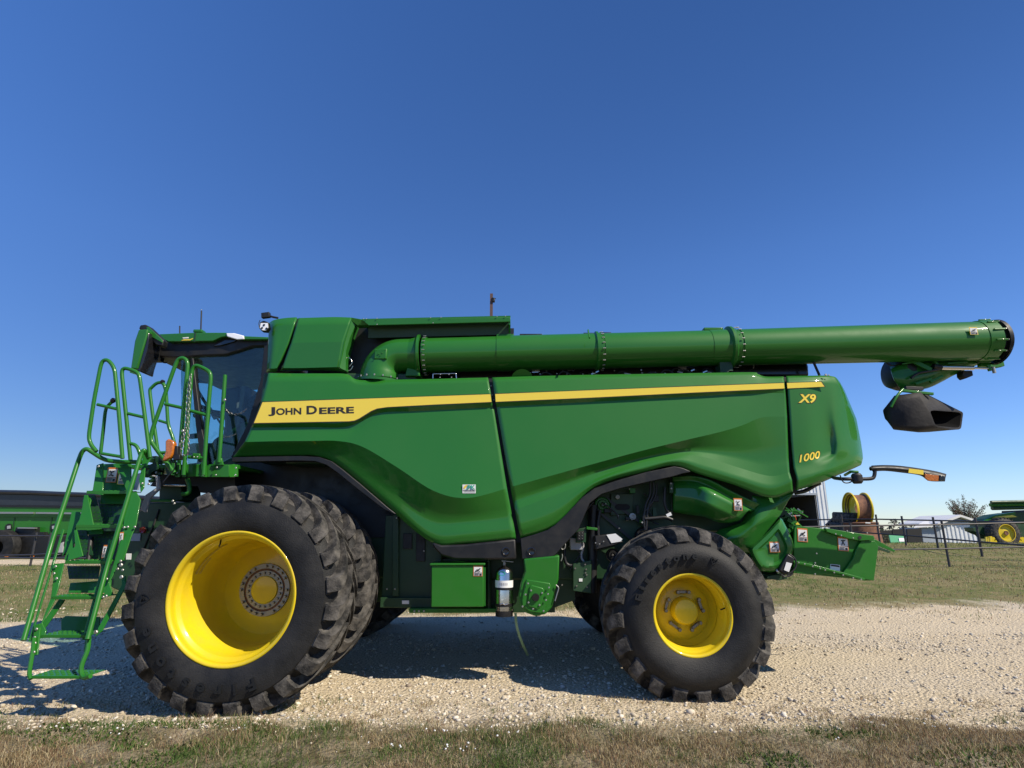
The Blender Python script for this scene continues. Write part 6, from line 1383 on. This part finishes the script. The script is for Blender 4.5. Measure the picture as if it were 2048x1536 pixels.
tag(MB().bar(P(1673, 1034, 34), P(1655, 1052, 34), .28, .2).build('steel_arm', BLACK, None), 'short dark steel arm tilting up between barn and tyre stack', 'arm')
# small green implement in the barn doorway
im = thing('field_implement', 'small green folded implement with orange flag standing in the barn doorway', 'implement', P(1578, 1060, 40))
r2 = random.Random(9)
for k in range(26):
    a = P(1560+r2.uniform(0, 42), r2.uniform(1020, 1052), 40+r2.uniform(-.5, .5)); d = Vector((r2.uniform(-1, 1), r2.uniform(-.3, .3), r2.uniform(-.6, .6)))
    if k % 4 == 0: d = Vector((1.4, 0, r2.uniform(-.1, .1)))
    MB().bar(a-d*.5, a+d*.5, .07, .07).build('frame_bar', GREEN2 if k % 5 else SHINY, im)
MB().slab(PP([(1587, 1035), (1591, 1030), (1593, 1040), (1588, 1041)], 39), (0, .05, 0)).build('flag', mat('orange_flag', (.8, .12, .02), .5), im)
# combine on the right
RC = thing('combine_harvester', 'distant green combine harvester half out of the frame at the right edge', 'combine harvester', P(2013, 1092, 39))
Y9 = 39
bplate('body', [(1972, 1044), (1980, 1037), (2000, 1029), (2030, 1025), (2120, 1024), (2120, 1076), (1990, 1078), (1982, 1070), (1972, 1062)], Y9+.7, 1.4, GREENI, RC)
bplate('chute', [(1946, 1055), (1964, 1053), (1975, 1060), (1974, 1072), (1962, 1068), (1948, 1062)], Y9+.6, .8, GREENI, RC)
bplate('hood', [(1968, 1041), (1990, 1030), (2030, 1024), (2032, 1034), (1990, 1040), (1968, 1045)], Y9+.5, .3, GREEN2, RC)
bplate('stripe', [(1985, 1034.5), (2025, 1030), (2035, 1034), (2000, 1036)], Y9+.46, .05, DECALY, RC)
for k, (x0, y0, y1) in enumerate(((1982, 1001, 1008), (1980, 1006, 1014), (1984, 1012, 1021))):
    MB().tube([P(x0, (y0+y1)/2, Y9+.2*k), P(2125, (y0+y1)/2-3, Y9+.2*k)], (y1-y0)*.0145, 12).build('folded_tube', GREENI if k != 1 else GREEN2, RC, smooth=True, ang=40)
bplate('cab', [(2052, 1020), (2120, 1018), (2120, 1040), (2050, 1040)], Y9+1, 2, BLACK, RC)
wc = P(2013, 1066, Y9)
wr = MB().lathe([(-.02, .50), (-.06, .58), (-.06, .75), (0, .90), (.08, .96), (.6, .96), (.65, .8)], wc, seg=40).build('wheel', TREAD, RC, smooth=True, ang=35)
MB().lathe([(.02, .001), (.02, .12), (.10, .3), (.06, .5), (-.06, .56), (-.06, .52)], wc, seg=40).build('rim', YEL, wr, smooth=True, ang=40); MB().lathe([(0, .001), (-.02, .14), (.1, .16)], wc, seg=16).build('hub', RUST, wr, smooth=True)
for k in range(26):
    a = 2*math.pi*k/26; MB().box(wc+Vector((math.cos(a)*.96, .25, math.sin(a)*.96)), (.1, .5, .07), Matrix.Rotation(-a, 3, 'Y')).build('tyre_lug', TREAD, wr)
MB().lathe([(0, .001), (0, .3), (.3, .3)], P(1985, 1082, Y9), seg=24).build('gauge_wheel', YEL, RC, smooth=True); MB().lathe([(0, .001), (0, .3), (.3, .3)], P(2045, 1083, Y9), seg=24).build('gauge_wheel', YEL, RC, smooth=True)
for x in (1972, 1980): MB().tube([P(x, 1074, Y9-.5), P(x, 1088, Y9-.5)], .06, 8).build('stand', LYEL, RC)
# tall pole behind the combine
pole = thing('light_pole', 'tall brown steel pole with a small lamp rising behind the combine', 'pole', (P(983, 700, 20).x, 20, 0))
pt = P(983, 588, 20); MB().box((pt.x, 20, pt.z/2), (.105, .105, pt.z)).build('pole_shaft', POLEM, pole)
MB().box((pt.x+.08, 19.95, P(983, 602, 20).z), (.10, .12, .14)).build('lamp_box', BLACK, pole, bevel=.02); MB().bar((pt.x+.02, 19.93, P(983, 597, 20).z), (pt.x+.16, 19.93, P(983, 599, 20).z), .03, .03).build('lamp_hood', BLACK, pole)
# trees
def leaf_cloud(cents, rads, nl_, size, pal, name, par, seed=1, flat=1.):
    g = np.random.default_rng(seed); w = np.array(rads)**2; k = g.choice(len(cents), nl_, p=w/w.sum()); c = np.array(cents)[k]; r_ = np.array(rads)[k]
    d = g.normal(size=(nl_, 3)); d /= np.linalg.norm(d, axis=1)[:, None]; p = c+d*(r_*g.uniform(.35, 1., nl_)**.5)[:, None]*np.array([1, 1, flat])
    u_ = g.normal(size=(nl_, 3)); u_ /= np.linalg.norm(u_, axis=1)[:, None]; v_ = np.cross(u_, g.normal(size=(nl_, 3))); v_ /= np.linalg.norm(v_, axis=1)[:, None]
    s = size*g.uniform(.6, 1.4, (nl_, 1)); V = np.stack([p-u_*s, p+v_*s*.5, p+u_*s, p-v_*s*.5], 1).reshape(-1, 3); F = np.arange(nl_*4).reshape(-1, 4)
    cc = np.array(pal)[g.integers(0, len(pal), nl_)]*g.uniform(.75, 1.2, (nl_, 1))
    return put(name, np_mesh(name, V, F, np.repeat(cc, 4, 0)), LEAFM, par)
tb_ = P(1938, 1075, 75); tree = thing('maple_tree', 'loose round tree with reddish spiky branches behind the white shed', 'tree', tb_)
rt = random.Random(12); zb_ = tb_.z; top_z = P(1938, 992, 75).z; mid = Vector((tb_.x, 75, zb_+(top_z-zb_)*.28))
trk = MB().tube([tb_-Vector((0, 0, .5)), mid], .16, 8, radii=[.2, .13]); cents = []; rads = []
for k in range(46):
    a = rt.uniform(0, 2*math.pi); e = rt.uniform(.15, 1.45); Lb = (top_z-mid.z)*rt.uniform(.62, 1.02)*(.72+.28*math.sin(e)); d = Vector((math.cos(a)*math.cos(e), math.sin(a)*math.cos(e), math.sin(e)))
    tip = mid+d*Lb; kn = mid+d*Lb*.45+Vector((0, 0, .1)); trk.tube([mid, kn, tip+Vector((0, 0, .15))], .03, 5, radii=[.06, .035, .012])
    for f in (.45, .62, .78, .92, 1.03): q = mid.lerp(tip, f); cents.append(q[:]); rads.append(.20 if f > .9 else .28)
trk.build('trunk', BARK, tree); leaf_cloud(cents, rads, 5200, .075, [(.16, .07, .06), (.13, .10, .06), (.10, .13, .06), (.07, .12, .045), (.22, .12, .10)], 'crown', tree, 5)
cents, rads = [], []; g = random.Random(4)
for k in range(150):
    x = g.uniform(-40, 170); cents.append((x, 170+g.uniform(-8, 8), g.uniform(0, 2.2)+(1.4 if 118 < x < 128 else 0))); rads.append(g.uniform(1.2, 2.6))
tag(leaf_cloud(cents, rads, 16000, .38, [(.10, .10, .07), (.12, .10, .10), (.08, .11, .06), (.14, .13, .10)], 'far_woodland', None, 7), kind='stuff')
# low scrub round the posts by the dark boards
tag(leaf_cloud([(P(1745+i*9, 1080, 57).x, 57+i % 3, .5) for i in range(5)], [.6]*5, 900, .09, [(.06, .09, .03), (.10, .10, .05)], 'scrub', None, 8), kind='stuff')
# far side of the combine so that it is whole from other places
b = MB(); b.box((-.6, 9.05, 2.0), (5.5, .25, 1.6)); b.box((2.2, 9.0, 2.2), (2.6, .3, 1.4)); b.build('far_side_panel', GREEN, C, bevel=.08)
bpy.context.view_layer.update()
